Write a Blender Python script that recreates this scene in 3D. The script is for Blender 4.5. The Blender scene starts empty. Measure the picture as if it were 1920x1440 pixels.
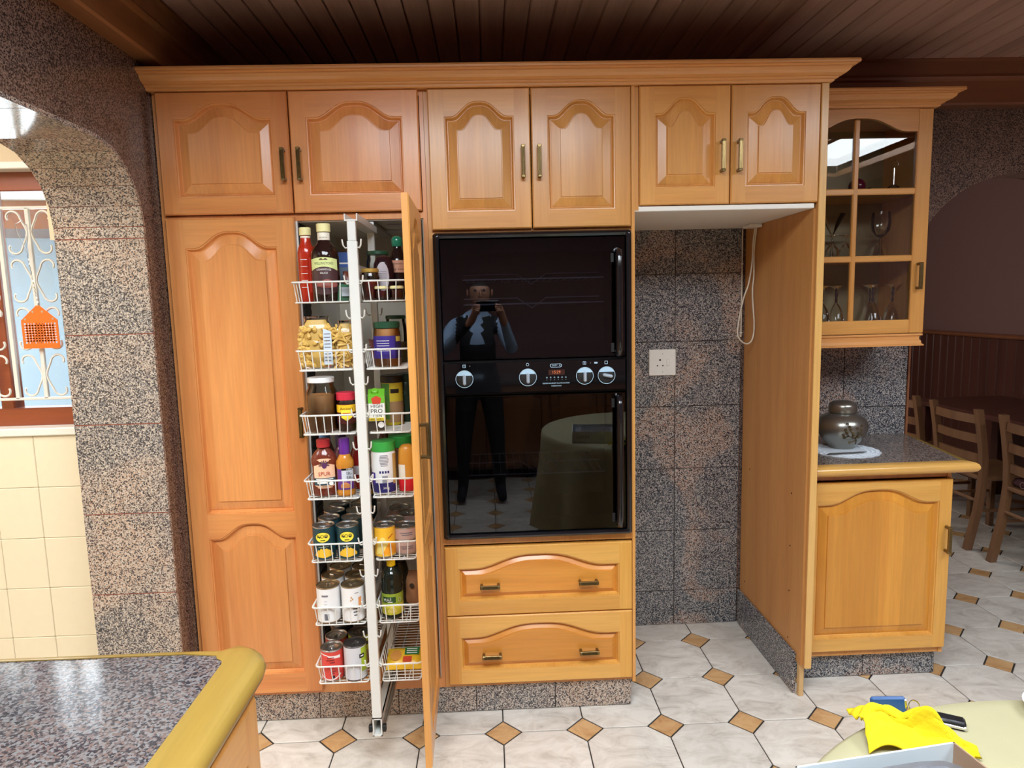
import bpy, bmesh, math, random
from math import sin, cos, pi, sqrt, atan2, radians
from mathutils import Vector, Matrix
random.seed(7)
SC = bpy.context.scene
COL = SC.collection

# ------------------------------------------------------------------ camera
cam_d = bpy.data.cameras.new('camera'); cam = bpy.data.objects.new('camera', cam_d); COL.objects.link(cam)
CAM = Vector((0.18745, -2.35194, 1.55638)); YAW, PIT, ROL, FPX = 0.0337, -0.1207, -0.0249, 1237.81
fwd = Vector((sin(YAW)*cos(PIT), cos(YAW)*cos(PIT), sin(PIT))); rgt = Vector((cos(YAW), -sin(YAW), 0)); upv = rgt.cross(fwd)
r2 = cos(ROL)*rgt + sin(ROL)*upv; u2 = -sin(ROL)*rgt + cos(ROL)*upv
cam.matrix_world = Matrix(((r2.x, u2.x, -fwd.x, CAM.x), (r2.y, u2.y, -fwd.y, CAM.y), (r2.z, u2.z, -fwd.z, CAM.z), (0, 0, 0, 1)))
cam_d.sensor_width = 36; cam_d.lens = 36*FPX/1920; cam_d.clip_start = .02; cam_d.clip_end = 200
SC.camera = cam

# ------------------------------------------------------------------ light
w = bpy.data.worlds.new('sky'); SC.world = w; w.use_nodes = True
bg = w.node_tree.nodes['Background']; bg.inputs[0].default_value = (.62, .80, 1.0, 1); bg.inputs[1].default_value = 2.5
def area(name, loc, size, power, color, rot):
    l = bpy.data.lights.new(name, 'AREA'); l.shape = 'RECTANGLE'; l.size, l.size_y = size; l.energy = power; l.color = color
    o = bpy.data.objects.new(name, l); COL.objects.link(o); o.location = loc; o.rotation_euler = rot; return o
sun_d = bpy.data.lights.new('sun', 'SUN'); sun_d.energy = 1.2; sun_d.angle = .01; sun_d.color = (1, .95, .86)
sun = bpy.data.objects.new('sun', sun_d); COL.objects.link(sun); sun.rotation_euler = (radians(-38), radians(10), 0)
COOL = (.90, .96, 1.0)
area('skylight_right', (2.45, -1.85, 2.62), (1.3, 1.3), 42, COOL, (0, 0, 0))
area('skylight_left', (.15, -1.95, 2.62), (1.5, 1.2), 72, COOL, (0, 0, 0))
area('scullery_daylight', (-1.85, .80, 1.72), (1.5, .8), 13, (.92, .97, 1.0), (radians(-90), 0, 0))
area('scullery_fill', (-2.0, -1.25, 2.59), (1.2, 1.4), 40, (1.0, .95, .90), (0, 0, 0))  # added fill under a closed ceiling, brightens the arch reveal and cream tiles
area('dining_fill', (1.56, 2.5, 1.6), (1.2, 1.1), 12, (1.0, .93, .86), (0, radians(-90), 0))  # added fill lamp for the dim dining room, no opening behind it
SC.view_settings.view_transform = 'Standard'; SC.view_settings.look = 'None'; SC.view_settings.gamma = 1
SC.cycles.max_bounces = 7; SC.cycles.diffuse_bounces = 4; SC.cycles.glossy_bounces = 4; SC.cycles.transparent_max_bounces = 16; SC.cycles.caustics_reflective = False; SC.cycles.caustics_refractive = False
SC.view_settings.use_curve_mapping = False; SC.view_settings.exposure = .55

# ------------------------------------------------------------------ helpers
class MB:
    def __init__(s): s.v = []; s.f = []; s.m = []
    def add(s, vs, fs, mi=0):
        b = len(s.v); s.v += [tuple(p) for p in vs]; s.f += [tuple(b+i for i in f) for f in fs]
        s.m += [mi]*len(fs) if isinstance(mi, int) else list(mi)
        return s
    def box(s, x0, x1, y0, y1, z0, z1, mi=0):
        vs = [(x, y, z) for z in (z0, z1) for y in (y0, y1) for x in (x0, x1)]
        return s.add(vs, [(0,2,3,1), (4,5,7,6), (0,1,5,4), (2,6,7,3), (0,4,6,2), (1,3,7,5)], mi)
    def cbox(s, x0, x1, y0, y1, z0, z1, c=.003, mi=0):
        X, Y, Z = (x0, x1), (y0, y1), (z0, z1); vs = []; ix = {}
        for i in (0, 1):
            for j in (0, 1):
                for k in (0, 1):
                    p = [X[i], Y[j], Z[k]]; d = [c if i == 0 else -c, c if j == 0 else -c, c if k == 0 else -c]
                    for a in range(3):
                        q = [p[t]+(0 if t == a else d[t]) for t in range(3)]; ix[i, j, k, a] = len(vs); vs.append(q)
        fs = []
        for a in range(3):
            b, d = [t for t in range(3) if t != a]
            for sd in (0, 1):
                f = []
                for (p, q) in ((0, 0), (1, 0), (1, 1), (0, 1)):
                    t = [0, 0, 0]; t[a] = sd; t[b] = p; t[d] = q; f.append(ix[t[0], t[1], t[2], a])
                fs.append(f)
            for p in (0, 1):
                for q in (0, 1):
                    t0 = [0, 0, 0]; t0[b] = p; t0[d] = q; t1 = list(t0); t1[a] = 1
                    fs.append([ix[t0[0], t0[1], t0[2], b], ix[t1[0], t1[1], t1[2], b], ix[t1[0], t1[1], t1[2], d], ix[t0[0], t0[1], t0[2], d]])
        for i in (0, 1):
            for j in (0, 1):
                for k in (0, 1): fs.append([ix[i, j, k, 0], ix[i, j, k, 1], ix[i, j, k, 2]])
        return s.add(vs, fs, mi)
    def tube(s, pts, r, n=6, closed=False, mi=0, caps=True):
        pts = [Vector(p) for p in pts]; m = len(pts); rs = r if isinstance(r, (list, tuple)) else [r]*m
        vs = []; prev = None
        for i, p in enumerate(pts):
            if closed: t = pts[(i+1) % m]-pts[i-1]
            else: t = pts[min(i+1, m-1)]-pts[max(i-1, 0)]
            t.normalize()
            if prev is None:
                a = Vector((0, 0, 1)) if abs(t.z) < .9 else Vector((0, 1, 0)); u = t.cross(a).normalized()
            else: u = (prev-t*prev.dot(t)).normalized()
            prev = u; q = t.cross(u)
            for k in range(n):
                an = 2*pi*(k+.5)/n; vs.append(p+(u*cos(an)+q*sin(an))*rs[i])
        fs = [(i*n+k, i*n+(k+1) % n, ((i+1) % m)*n+(k+1) % n, ((i+1) % m)*n+k) for i in range(m if closed else m-1) for k in range(n)]
        if caps and not closed: fs += [tuple(range(n))[::-1], tuple((m-1)*n+k for k in range(n))]
        return s.add(vs, fs, mi)
    def lathe(s, prof, n=24, c=(0, 0, 0), sx=1, sy=1, mi=0):
        vs = []; rings = []
        for r, z in prof:
            if r < 1e-5: rings.append([len(vs)]); vs.append((c[0], c[1], c[2]+z))
            else:
                rings.append(list(range(len(vs), len(vs)+n)))
                vs += [(c[0]+r*sx*cos(2*pi*k/n), c[1]+r*sy*sin(2*pi*k/n), c[2]+z) for k in range(n)]
        fs = []
        for a, b in zip(rings, rings[1:]):
            for k in range(n):
                k2 = (k+1) % n
                if len(a) == 1 and len(b) == 1: break
                if len(a) == 1: fs.append((a[0], b[k2], b[k]))
                elif len(b) == 1: fs.append((a[k], a[k2], b[0]))
                else: fs.append((a[k], a[k2], b[k2], b[k]))
        return s.add(vs, fs, mi)
    def prism(s, poly, f, h0, h1, mi=0):
        n = len(poly); vs = [f(a, b, h0) for a, b in poly]+[f(a, b, h1) for a, b in poly]
        fs = [tuple(range(n))[::-1], tuple(range(n, 2*n))]+[(i, (i+1) % n, n+(i+1) % n, n+i) for i in range(n)]
        return s.add(vs, fs, mi)
    def sweep(s, prof, path, mi=0, close=True):
        # prof: [(out, z)]; path: [(x, y, ox, oy)] with outward vectors
        k = len(prof); vs = [(x+o*ox, y+o*oy, z) for x, y, ox, oy in path for o, z in prof]
        m = len(path); kk = k if close else k-1
        fs = [(i*k+j, i*k+(j+1) % k, (i+1)*k+(j+1) % k, (i+1)*k+j) for i in range(m-1) for j in range(kk)]
        if close: fs += [tuple(range(k)), tuple((m-1)*k+j for j in range(k))[::-1]]
        return s.add(vs, fs, mi)
    def build(s, name, mats, parent=None, loc=None, rot=None, smooth=None):
        me = bpy.data.meshes.new(name); me.from_pydata(s.v, [], s.f)
        mats = mats if isinstance(mats, (list, tuple)) else [mats]
        for m in mats: me.materials.append(m)
        if len(mats) > 1: me.polygons.foreach_set('material_index', s.m)
        bm = bmesh.new(); bm.from_mesh(me); bmesh.ops.recalc_face_normals(bm, faces=bm.faces); bm.to_mesh(me); bm.free()
        if smooth is not None:
            me.polygons.foreach_set('use_smooth', [True]*len(me.polygons)); me.set_sharp_from_angle(angle=radians(smooth))
        return link(name, me, parent, loc, rot)
def link(name, me, parent=None, loc=None, rot=None):
    o = bpy.data.objects.new(name, me); COL.objects.link(o)
    if parent: o.parent = parent
    if loc: o.location = loc
    if rot: o.rotation_euler = rot
    return o
def thing(name, label, cat, loc=(0, 0, 0), rotz=0, group=None):
    o = bpy.data.objects.new(name, None); COL.objects.link(o); o.empty_display_size = .05
    o.location = loc; o.rotation_euler = (0, 0, rotz); tag(o, label, cat, group); return o
def tag(o, label=None, cat=None, group=None, kind=None):
    if label: o['label'] = label
    if cat: o['category'] = cat
    if group: o['group'] = group
    if kind: o['kind'] = kind
    return o
def struct(o, label=None): o['kind'] = 'structure'; 
def copy_tree(o, parent=None):
    c = o.copy(); COL.objects.link(c); c.parent = parent
    for ch in o.children: copy_tree(ch, c)
    return c
_txt = {}
def text(s, size, mat, parent, loc, rot=(pi/2, 0, 0), bend=None, width=None, name='lettering', depth=0, zs=1.0, arc=0):
    """flat lettering; bend=radius wraps it round a cylinder (front towards -Y)"""
    key = s
    if key not in _txt:
        cu = bpy.data.curves.new('t', 'FONT'); cu.body = s; cu.align_x = 'CENTER'; cu.align_y = 'CENTER'; cu.resolution_u = 2
        ob = bpy.data.objects.new('t', cu); COL.objects.link(ob)
        dg = bpy.context.evaluated_depsgraph_get(); me = bpy.data.meshes.new_from_object(ob.evaluated_get(dg))
        _txt[key] = ([tuple(v.co) for v in me.vertices], [tuple(p.vertices) for p in me.polygons])
        bpy.data.objects.remove(ob); bpy.data.meshes.remove(me)
    vs, fs = _txt[key]
    x0 = min(v[0] for v in vs); x1 = max(v[0] for v in vs)
    sx = size if width is None else width/max(1e-6, x1-x0)
    cx = (x0+x1)/2
    P = [((v[0]-cx)*sx, v[1]*size*zs) for v in vs]
    if arc: P = [(x, y-arc*x*x) for x, y in P]
    me = bpy.data.meshes.new(name)
    if bend:
        V = [(bend*sin(x/bend), -bend*cos(x/bend), y) for x, y in P]; me.from_pydata(V, [], fs); rot = None
    else: me.from_pydata([(x, y, 0) for x, y in P], [], fs)
    me.materials.append(mat)
    return link(name, me, parent, loc, rot)
def arcstrip(r, z0, z1, a0, a1, n=10, sx=1, sy=1, mb=None, shape=None):
    """curved label, angle 0 faces -Y; shape(t)->(z0,z1)"""
    mb = mb or MB(); vs = []
    for i in range(n+1):
        t = i/n; a = a0+(a1-a0)*t; zz = shape(t) if shape else (z0, z1)
        for z in zz: vs.append((r*sx*sin(a), -r*sy*cos(a), z))
    return mb.add(vs, [(2*i, 2*i+2, 2*i+3, 2*i+1) for i in range(n)])
def disc(r, n=16, sx=1, sz=1):
    return MB().add([(r*sx*cos(2*pi*k/n), 0, r*sz*sin(2*pi*k/n)) for k in range(n)], [tuple(range(n))])
def ring(r0, r1, n=20, a0=0, a1=2*pi):
    vs = []
    for k in range(n+1):
        a = a0+(a1-a0)*k/n; vs += [(r0*cos(a), 0, r0*sin(a)), (r1*cos(a), 0, r1*sin(a))]
    return MB().add(vs, [(2*k, 2*k+1, 2*k+3, 2*k+2) for k in range(n)])

# ------------------------------------------------------------------ materials
def srgb(r, g, b):
    f = lambda c: (c/255/12.92) if c/255 <= .04045 else ((c/255+.055)/1.055)**2.4
    return (f(r), f(g), f(b), 1)
MATS = {}
def newmat(name):
    m = bpy.data.materials.new(name); m.use_nodes = True; nt = m.node_tree; b = nt.nodes['Principled BSDF']
    def N(t, **k):
        n = nt.nodes.new('ShaderNode'+t)
        for a, v in k.items():
            if a.startswith('_'): n.inputs[a[1:].replace('_', ' ')].default_value = v
            else: setattr(n, a, v)
        return n
    L = lambda a, c: nt.links.new(a, c)
    MATS[name] = m
    return m, b, N, L
def plain(name, col, rough=.5, metal=0, noise=0, nscale=30, coat=0, spec=.5, bump=0):
    m, b, N, L = newmat(name); b.inputs['Roughness'].default_value = rough; b.inputs['Metallic'].default_value = metal
    b.inputs['Coat Weight'].default_value = coat; b.inputs['Specular IOR Level'].default_value = spec
    b.inputs['Base Color'].default_value = col
    if noise or bump:
        tc = N('TexCoord'); nz = N('TexNoise'); nz.inputs['Scale'].default_value = nscale; nz.inputs['Detail'].default_value = 4
        L(tc.outputs['Object'], nz.inputs['Vector'])
        if noise:
            mr = N('MapRange'); mr.inputs['To Min'].default_value = 1-noise; mr.inputs['To Max'].default_value = 1+noise
            L(nz.outputs['Fac'], mr.inputs['Value'])
            mx = N('Mix', data_type='RGBA', blend_type='MULTIPLY'); mx.inputs[0].default_value = 1; mx.inputs[6].default_value = col
            L(mr.outputs[0], mx.inputs[7]); L(mx.outputs[2], b.inputs['Base Color'])
        if bump:
            bp = N('Bump'); bp.inputs['Strength'].default_value = bump; bp.inputs['Distance'].default_value = .002
            L(nz.outputs['Fac'], bp.inputs['Height']); L(bp.outputs[0], b.inputs['Normal'])
    return m
def ramp(N, stops, interp='LINEAR'):
    r = N('ValToRGB'); cr = r.color_ramp; cr.interpolation = interp
    while len(cr.elements) < len(stops): cr.elements.new(.5)
    for e, (p, c) in zip(cr.elements, stops): e.position = p; e.color = c
    return r
def wood(name, light, dark, axis='z', rough=.33, strip=0, coat=.25, scale=1.0, amount=.7):
    m, b, N, L = newmat(name); tc = N('TexCoord'); oi = N('ObjectInfo')
    off = N('VectorMath', operation='SCALE'); cmb = N('CombineXYZ')
    for k in range(3): L(oi.outputs['Random'], cmb.inputs[k])
    L(cmb.outputs[0], off.inputs[0]); off.inputs['Scale'].default_value = 37.0
    ad = N('VectorMath', operation='ADD'); L(tc.outputs['Object'], ad.inputs[0]); L(off.outputs[0], ad.inputs[1])
    st = {'x': (1.2, 22, 22), 'y': (22, 1.2, 22), 'z': (22, 22, 1.2)}[axis]
    def grain(mul, det, dist):
        mp = N('Mapping'); mp.inputs['Scale'].default_value = tuple(s*mul*scale for s in st); L(ad.outputs[0], mp.inputs['Vector'])
        nz = N('TexNoise'); nz.inputs['Scale'].default_value = 1; nz.inputs['Detail'].default_value = det; nz.inputs['Distortion'].default_value = dist
        L(mp.outputs[0], nz.inputs['Vector']); return nz
    g1 = grain(.55, 5, .6); g2 = grain(6, 3, 0)
    mid = tuple((a*.62+c*.38) for a, c in zip(light, dark))
    r = ramp(N, [(.28, tuple(l*(1-amount)+d*amount for l, d in zip(light, dark))), (.5, tuple(l*(1-amount)+d*amount for l, d in zip(light, mid))), (.72, light)])
    L(g1.outputs['Fac'], r.inputs[0])
    mr = N('MapRange'); mr.inputs['From Min'].default_value = .3; mr.inputs['From Max'].default_value = .7; mr.inputs['To Min'].default_value = .93; mr.inputs['To Max'].default_value = 1.05
    L(g2.outputs['Fac'], mr.inputs['Value'])
    mx = N('Mix', data_type='RGBA', blend_type='MULTIPLY'); mx.inputs[0].default_value = 1
    L(r.outputs[0], mx.inputs[6]); L(mr.outputs[0], mx.inputs[7]); out = mx.outputs[2]
    if strip:
        sp = N('SeparateXYZ'); L(ad.outputs[0], sp.inputs[0])
        dv = N('Math', operation='DIVIDE'); L(sp.outputs[0 if axis == 'z' else 2], dv.inputs[0]); dv.inputs[1].default_value = strip
        fl = N('Math', operation='FLOOR'); L(dv.outputs[0], fl.inputs[0])
        wn = N('TexWhiteNoise', noise_dimensions='1D'); L(fl.outputs[0], wn.inputs['W'])
        m2 = N('MapRange'); m2.inputs['To Min'].default_value = .88; m2.inputs['To Max'].default_value = 1.07; L(wn.outputs['Value'], m2.inputs['Value'])
        mx2 = N('Mix', data_type='RGBA', blend_type='MULTIPLY'); mx2.inputs[0].default_value = 1
        L(out, mx2.inputs[6]); L(m2.outputs[0], mx2.inputs[7]); out = mx2.outputs[2]
    # every object a slightly different tone
    m3 = N('MapRange'); m3.inputs['To Min'].default_value = .95; m3.inputs['To Max'].default_value = 1.05; L(oi.outputs['Random'], m3.inputs['Value'])
    mx3 = N('Mix', data_type='RGBA', blend_type='MULTIPLY'); mx3.inputs[0].default_value = 1
    L(out, mx3.inputs[6]); L(m3.outputs[0], mx3.inputs[7])
    L(mx3.outputs[2], b.inputs['Base Color']); b.inputs['Roughness'].default_value = rough
    b.inputs['Coat Weight'].default_value = coat; b.inputs['Coat Roughness'].default_value = .18
    return m
def granite(name, cols, rough=.12, gscale=300, lo=.40, hi=.58):
    m, b, N, L = newmat(name); ge = N('NewGeometry')
    vo = N('TexVoronoi'); vo.inputs['Scale'].default_value = gscale; L(ge.outputs['Position'], vo.inputs['Vector'])
    nz = N('TexNoise'); nz.inputs['Scale'].default_value = gscale*.7; nz.inputs['Detail'].default_value = 3; L(ge.outputs['Position'], nz.inputs['Vector'])
    big = N('TexNoise'); big.inputs['Scale'].default_value = 3.2; big.inputs['Detail'].default_value = 3; big.inputs['Distortion'].default_value = .8; L(ge.outputs['Position'], big.inputs['Vector'])
    sp = N('SeparateColor'); L(vo.outputs['Color'], sp.inputs[0])
    mixv = N('Math', operation='ADD'); L(sp.outputs[0], mixv.inputs[0])
    sc = N('Math', operation='MULTIPLY_ADD'); L(nz.outputs['Fac'], sc.inputs[0]); sc.inputs[1].default_value = .8; sc.inputs[2].default_value = -.40
    L(sc.outputs[0], mixv.inputs[1])
    dark, grey, pink, pale, blue = cols
    ra = ramp(N, [(0, dark), (.26, dark), (.34, grey), (.58, pink), (.8, pale), (1, pale)]); L(mixv.outputs[0], ra.inputs[0])
    rb = ramp(N, [(0, dark), (.30, dark), (.42, blue), (.66, grey), (.86, pale), (1, pale)]); L(mixv.outputs[0], rb.inputs[0])
    rm = ramp(N, [(lo, (0, 0, 0, 1)), (hi, (1, 1, 1, 1))]); L(big.outputs['Fac'], rm.inputs[0])
    mx = N('Mix', data_type='RGBA'); L(rm.outputs[0], mx.inputs[0]); L(rb.outputs[0], mx.inputs[6]); L(ra.outputs[0], mx.inputs[7])
    L(mx.outputs[2], b.inputs['Base Color']); b.inputs['Roughness'].default_value = rough
    return m
def tilemat(name, a, c, d, rough=.28, scale=7, vary=.06):
    m, b, N, L = newmat(name); ge = N('NewGeometry'); oi = N('ObjectInfo')
    ad = N('VectorMath', operation='ADD'); cmb = N('CombineXYZ')
    mu = N('Math', operation='MULTIPLY'); L(oi.outputs['Random'], mu.inputs[0]); mu.inputs[1].default_value = 40
    for k in range(3): L(mu.outputs[0], cmb.inputs[k])
    L(ge.outputs['Position'], ad.inputs[0]); L(cmb.outputs[0], ad.inputs[1])
    mp = N('Mapping'); mp.inputs['Scale'].default_value = (scale, scale*1.9, scale); mp.inputs['Rotation'].default_value = (0, 0, .5); L(ad.outputs[0], mp.inputs['Vector'])
    nz = N('TexNoise'); nz.inputs['Scale'].default_value = 1; nz.inputs['Detail'].default_value = 9; nz.inputs['Roughness'].default_value = .68; nz.inputs['Distortion'].default_value = 1.2
    L(mp.outputs[0], nz.inputs['Vector'])
    r = ramp(N, [(.30, d), (.43, c), (.60, a)]); L(nz.outputs['Fac'], r.inputs[0])
    mr = N('MapRange'); mr.inputs['To Min'].default_value = 1-vary; mr.inputs['To Max'].default_value = 1+vary; L(oi.outputs['Random'], mr.inputs['Value'])
    mx = N('Mix', data_type='RGBA', blend_type='MULTIPLY'); mx.inputs[0].default_value = 1; L(r.outputs[0], mx.inputs[6]); L(mr.outputs[0], mx.inputs[7])
    L(mx.outputs[2], b.inputs['Base Color']); b.inputs['Roughness'].default_value = rough
    bp = N('Bump'); bp.inputs['Strength'].default_value = .15; bp.inputs['Distance'].default_value = .001; L(nz.outputs['Fac'], bp.inputs['Height']); L(bp.outputs[0], b.inputs['Normal'])
    return m
def glassmat(name, tint=(1, 1, 1, 1), ior=1.45, rough=.0, gloss=1.0):
    m, b, N, L = newmat(name); nt = m.node_tree; nt.nodes.remove(b); out = nt.nodes['Material Output']
    tr = N('BsdfTransparent'); tr.inputs[0].default_value = tint
    gl = N('BsdfGlossy'); gl.inputs['Roughness'].default_value = rough; gl.inputs[0].default_value = (gloss, gloss, gloss, 1)
    fr = N('Fresnel'); fr.inputs[0].default_value = ior; mx = N('MixShader')
    L(fr.outputs[0], mx.inputs[0]); L(tr.outputs[0], mx.inputs[1]); L(gl.outputs[0], mx.inputs[2]); L(mx.outputs[0], out.inputs[0])
    return m
def emit(name, col, s):
    m, b, N, L = newmat(name); b.inputs['Base Color'].default_value = (0, 0, 0, 1); b.inputs['Emission Color'].default_value = col; b.inputs['Emission Strength'].default_value = s; return m

WL, WD = srgb(218, 157, 84), srgb(190, 122, 52)
W_V = wood('maple_vertical_grain', WL, WD, 'z'); W_H = wood('maple_horizontal_grain', WL, WD, 'x')
W_Y = wood('maple_depth_grain', WL, WD, 'y'); W_P = wood('maple_glued_panel', WL, WD, 'z', strip=.085)
W_PD = wood('maple_drawer_panel', srgb(220, 148, 60), srgb(194, 116, 36), 'x', strip=.2)  # drawer panel, low yellow light put into its colour
B_V = wood('yellow_lit_maple_vertical_grain', srgb(222, 164, 78), srgb(196, 128, 44), 'z'); B_H = wood('yellow_lit_maple_horizontal_grain', srgb(224, 170, 88), srgb(200, 136, 54), 'x'); B_P = wood('yellow_lit_maple_glued_panel', srgb(222, 154, 60), srgb(196, 120, 34), 'z', strip=.09)  # maple of the lower units, yellower light there put into the colour
W_LIP = wood('pale_lipping', srgb(222, 176, 106), srgb(200, 148, 76), 'z')
OL, OD = srgb(230, 158, 92), srgb(200, 116, 58)
O_V = wood('warm_lit_maple_vertical_grain', OL, OD, 'z'); O_H = wood('warm_lit_maple_horizontal_grain', OL, OD, 'x'); O_P = wood('warm_lit_maple_glued_panel', OL, OD, 'z', strip=.1)  # pantry maple with the warm light on the left put into its colour
W_VEN = wood('maple_veneer', srgb(205, 150, 88), srgb(180, 122, 64), 'z', rough=.45, coat=.05)
W_CORN = wood('maple_cornice', srgb(226, 164, 98), srgb(198, 130, 70), 'x')
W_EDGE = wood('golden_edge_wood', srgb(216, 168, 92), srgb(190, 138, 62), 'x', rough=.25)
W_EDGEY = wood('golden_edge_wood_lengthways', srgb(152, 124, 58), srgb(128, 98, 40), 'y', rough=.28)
W_RAW = wood('raw_pine', srgb(214, 176, 122), srgb(188, 146, 92), 'z', rough=.7, coat=0)
W_DARK = wood('dark_ceiling_wood', srgb(186, 150, 134), srgb(148, 114, 100), 'y', rough=.38, amount=.9)
W_TRIM = wood('dark_trim_wood_x', srgb(134, 84, 54), srgb(104, 60, 38), 'x', rough=.35)
W_TRIMY = wood('dark_trim_wood_y', srgb(150, 104, 66), srgb(116, 74, 44), 'y', rough=.35)
W_WAIN = wood('wainscot_wood', srgb(92, 52, 42), srgb(64, 34, 28), 'z', rough=.4)
W_CHAIR = wood('chair_wood', srgb(132, 94, 64), srgb(100, 66, 44), 'z', rough=.4)
W_WIN = wood('window_frame_wood', srgb(150, 74, 40), srgb(112, 48, 26), 'x', rough=.35)
W_BACK = wood('brown_cabinet_wood', srgb(120, 78, 48), srgb(90, 54, 32), 'z', rough=.35)
G_COLS = (srgb(62, 58, 60), srgb(146, 136, 128), srgb(180, 146, 122), srgb(192, 180, 166), srgb(112, 114, 118))
GRAN = granite('speckled_granite', G_COLS)
GRAN_D = granite('shaded_granite', (srgb(52, 42, 40), srgb(104, 84, 76), srgb(122, 94, 82), srgb(134, 112, 100), srgb(84, 72, 68)), rough=.2)  # granite of the arch walls, their shade put into the colour
GRAN_N = granite('blue_grey_granite', (srgb(44, 45, 52), srgb(126, 124, 122), srgb(170, 126, 100), srgb(178, 172, 166), srgb(92, 100, 112)), rough=.2, lo=.5, hi=.60)
GRAN_T = granite('polished_worktop_granite', (srgb(46, 45, 50), srgb(84, 80, 82), srgb(106, 84, 76), srgb(114, 112, 112), srgb(68, 72, 80)), rough=.10, gscale=260)
GRAN_W = granite('brown_grey_worktop_granite', (srgb(60, 54, 52), srgb(120, 108, 102), srgb(142, 116, 102), srgb(152, 142, 134), srgb(98, 94, 92)), rough=.14, gscale=260)
FLOOR = tilemat('marbled_floor_tile', srgb(222, 216, 206), srgb(204, 196, 185), srgb(176, 168, 158))
ACC = tilemat('tan_accent_tile', srgb(206, 166, 118), srgb(190, 146, 98), srgb(160, 116, 74))
GROUT = plain('dark_grout', srgb(46, 42, 40), .9, noise=.15)
GROUT_R = plain('red_grout', srgb(150, 84, 66), .8)
CREAM_T = plain('cream_wall_tile', srgb(232, 222, 196), .3, noise=.03)
CREAM = plain('cream_paint', srgb(226, 214, 182), .7, noise=.03)
PLASTER = plain('stippled_plaster', srgb(214, 196, 166), .9, bump=.8, nscale=120)
MAUVE = plain('mauve_paint', srgb(122, 90, 86), .8, noise=.04, nscale=8)
WHITE = plain('white_melamine', srgb(232, 230, 222), .45, noise=.02)
CREAMIN = plain('cream_interior', srgb(206, 198, 182), .6, noise=.03)
WIRE = plain('white_coated_wire', srgb(222, 222, 216), .3, noise=.01)
STEEL = plain('steel', srgb(190, 190, 188), .3, 1, noise=.05)
CHROME = plain('chrome', srgb(225, 225, 228), .12, 1, noise=.02)
BRASS = plain('antique_brass', srgb(128, 108, 70), .3, .9, noise=.35, nscale=90)
BLACK = plain('black_enamel', srgb(14, 14, 18), .18, noise=.05, coat=.4)
BLACKM = plain('black_matt', srgb(18, 17, 17), .6, noise=.1)
GLASS = glassmat('clear_glass', (.97, .98, .97, 1))
OVENG = glassmat('smoked_oven_glass', (.46, .46, .50, 1), ior=1.55)
JARG = glassmat('jar_glass', (.9, .92, .9, 1))
FILM = glassmat('clear_plastic_film', (.93, .93, .92, 1), ior=1.4, rough=.12)
def col(name, r, g, b, rough=.35, **k):
    if name not in MATS: plain(name, srgb(r, g, b), rough, noise=k.pop('noise', .03), **k)
    return MATS[name]
INK = col('black_ink', 22, 20, 22); INKW = col('white_ink', 240, 238, 232); 

# ================================================================== SETTING
XZ = lambda y0: (lambda a, b, h: (a, h, b))
# ---- floor
LX, LY, P, CUT, GAP = 1.100, -.105, .300, .066, .0022
floor = MB().box(-3.2, 5.2, -4.2, 4.6, -.06, -.004).build('floor', GROUT); struct(floor)
def octo(mb=None, ox=0, oy=0):
    mb = mb or MB(); h = P/2-GAP; c = CUT+GAP*.6
    poly = [(-h+c, -h), (h-c, -h), (h, -h+c), (h, h-c), (h-c, h), (-h+c, h), (-h, h-c), (-h, -h+c)]
    inn = [(a*.985, b*.985) for a, b in poly]
    vs = [(ox+a, oy+b, -.006) for a, b in poly]+[(ox+a, oy+b, -.0015) for a, b in poly]+[(ox+a, oy+b, 0) for a, b in inn]
    fs = [(i, (i+1) % 8, 8+(i+1) % 8, 8+i) for i in range(8)]+[(8+i, 8+(i+1) % 8, 16+(i+1) % 8, 16+i) for i in range(8)]+[tuple(range(16, 24))]
    return mb.add(vs, fs)
def dia(mb=None, ox=0, oy=0, mi=0):
    mb = mb or MB(); d = CUT-GAP*1.6; q = [(d, 0), (0, d), (-d, 0), (0, -d)]
    vs = [(ox+a, oy+b, -.006) for a, b in q]+[(ox+a, oy+b, -.0015) for a, b in q]+[(ox+a*.95, oy+b*.95, 0) for a, b in q]
    fs = [(i, (i+1) % 4, 4+(i+1) % 4, 4+i) for i in range(4)]+[(4+i, 4+(i+1) % 4, 8+(i+1) % 4, 8+i) for i in range(4)]+[(8, 9, 10, 11)]
    return mb.add(vs, fs, mi)
omesh = dmesh = None; rest = MB(); acc_rest = MB()
for i in range(-14, 14):
    for j in range(-14, 16):
        cx, cy = LX+i*P, LY+j*P
        near = -.95 < cx < 3.5 and -1.3 < cy < 2.2
        hid = (cx < .55 and cy > .2) or (cy > .65 and cx < 1.9)
        for kind, (x, y) in ((0, (cx+P/2, cy+P/2)), (1, (cx, cy))):
            if x < -3 or x > 5 or y < -4.05 or y > 4.4: continue
            if hid and near: continue
            if near:
                if kind == 0:
                    if omesh is None: o = octo().build('floor_tile', FLOOR, floor, (x, y, 0)); omesh = o.data
                    else: link('floor_tile', omesh, floor, (x, y, 0))
                else:
                    if dmesh is None: o = dia().build('accent_tile', ACC, floor, (x, y, 0)); dmesh = o.data
                    else: link('accent_tile', dmesh, floor, (x, y, 0))
            else: (octo if kind == 0 else dia)(rest if kind == 0 else acc_rest, x, y)
tag(rest.build('floor_tile_field', FLOOR, floor), kind='stuff'); tag(acc_rest.build('accent_tile_field', ACC, floor), kind='stuff')

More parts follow.
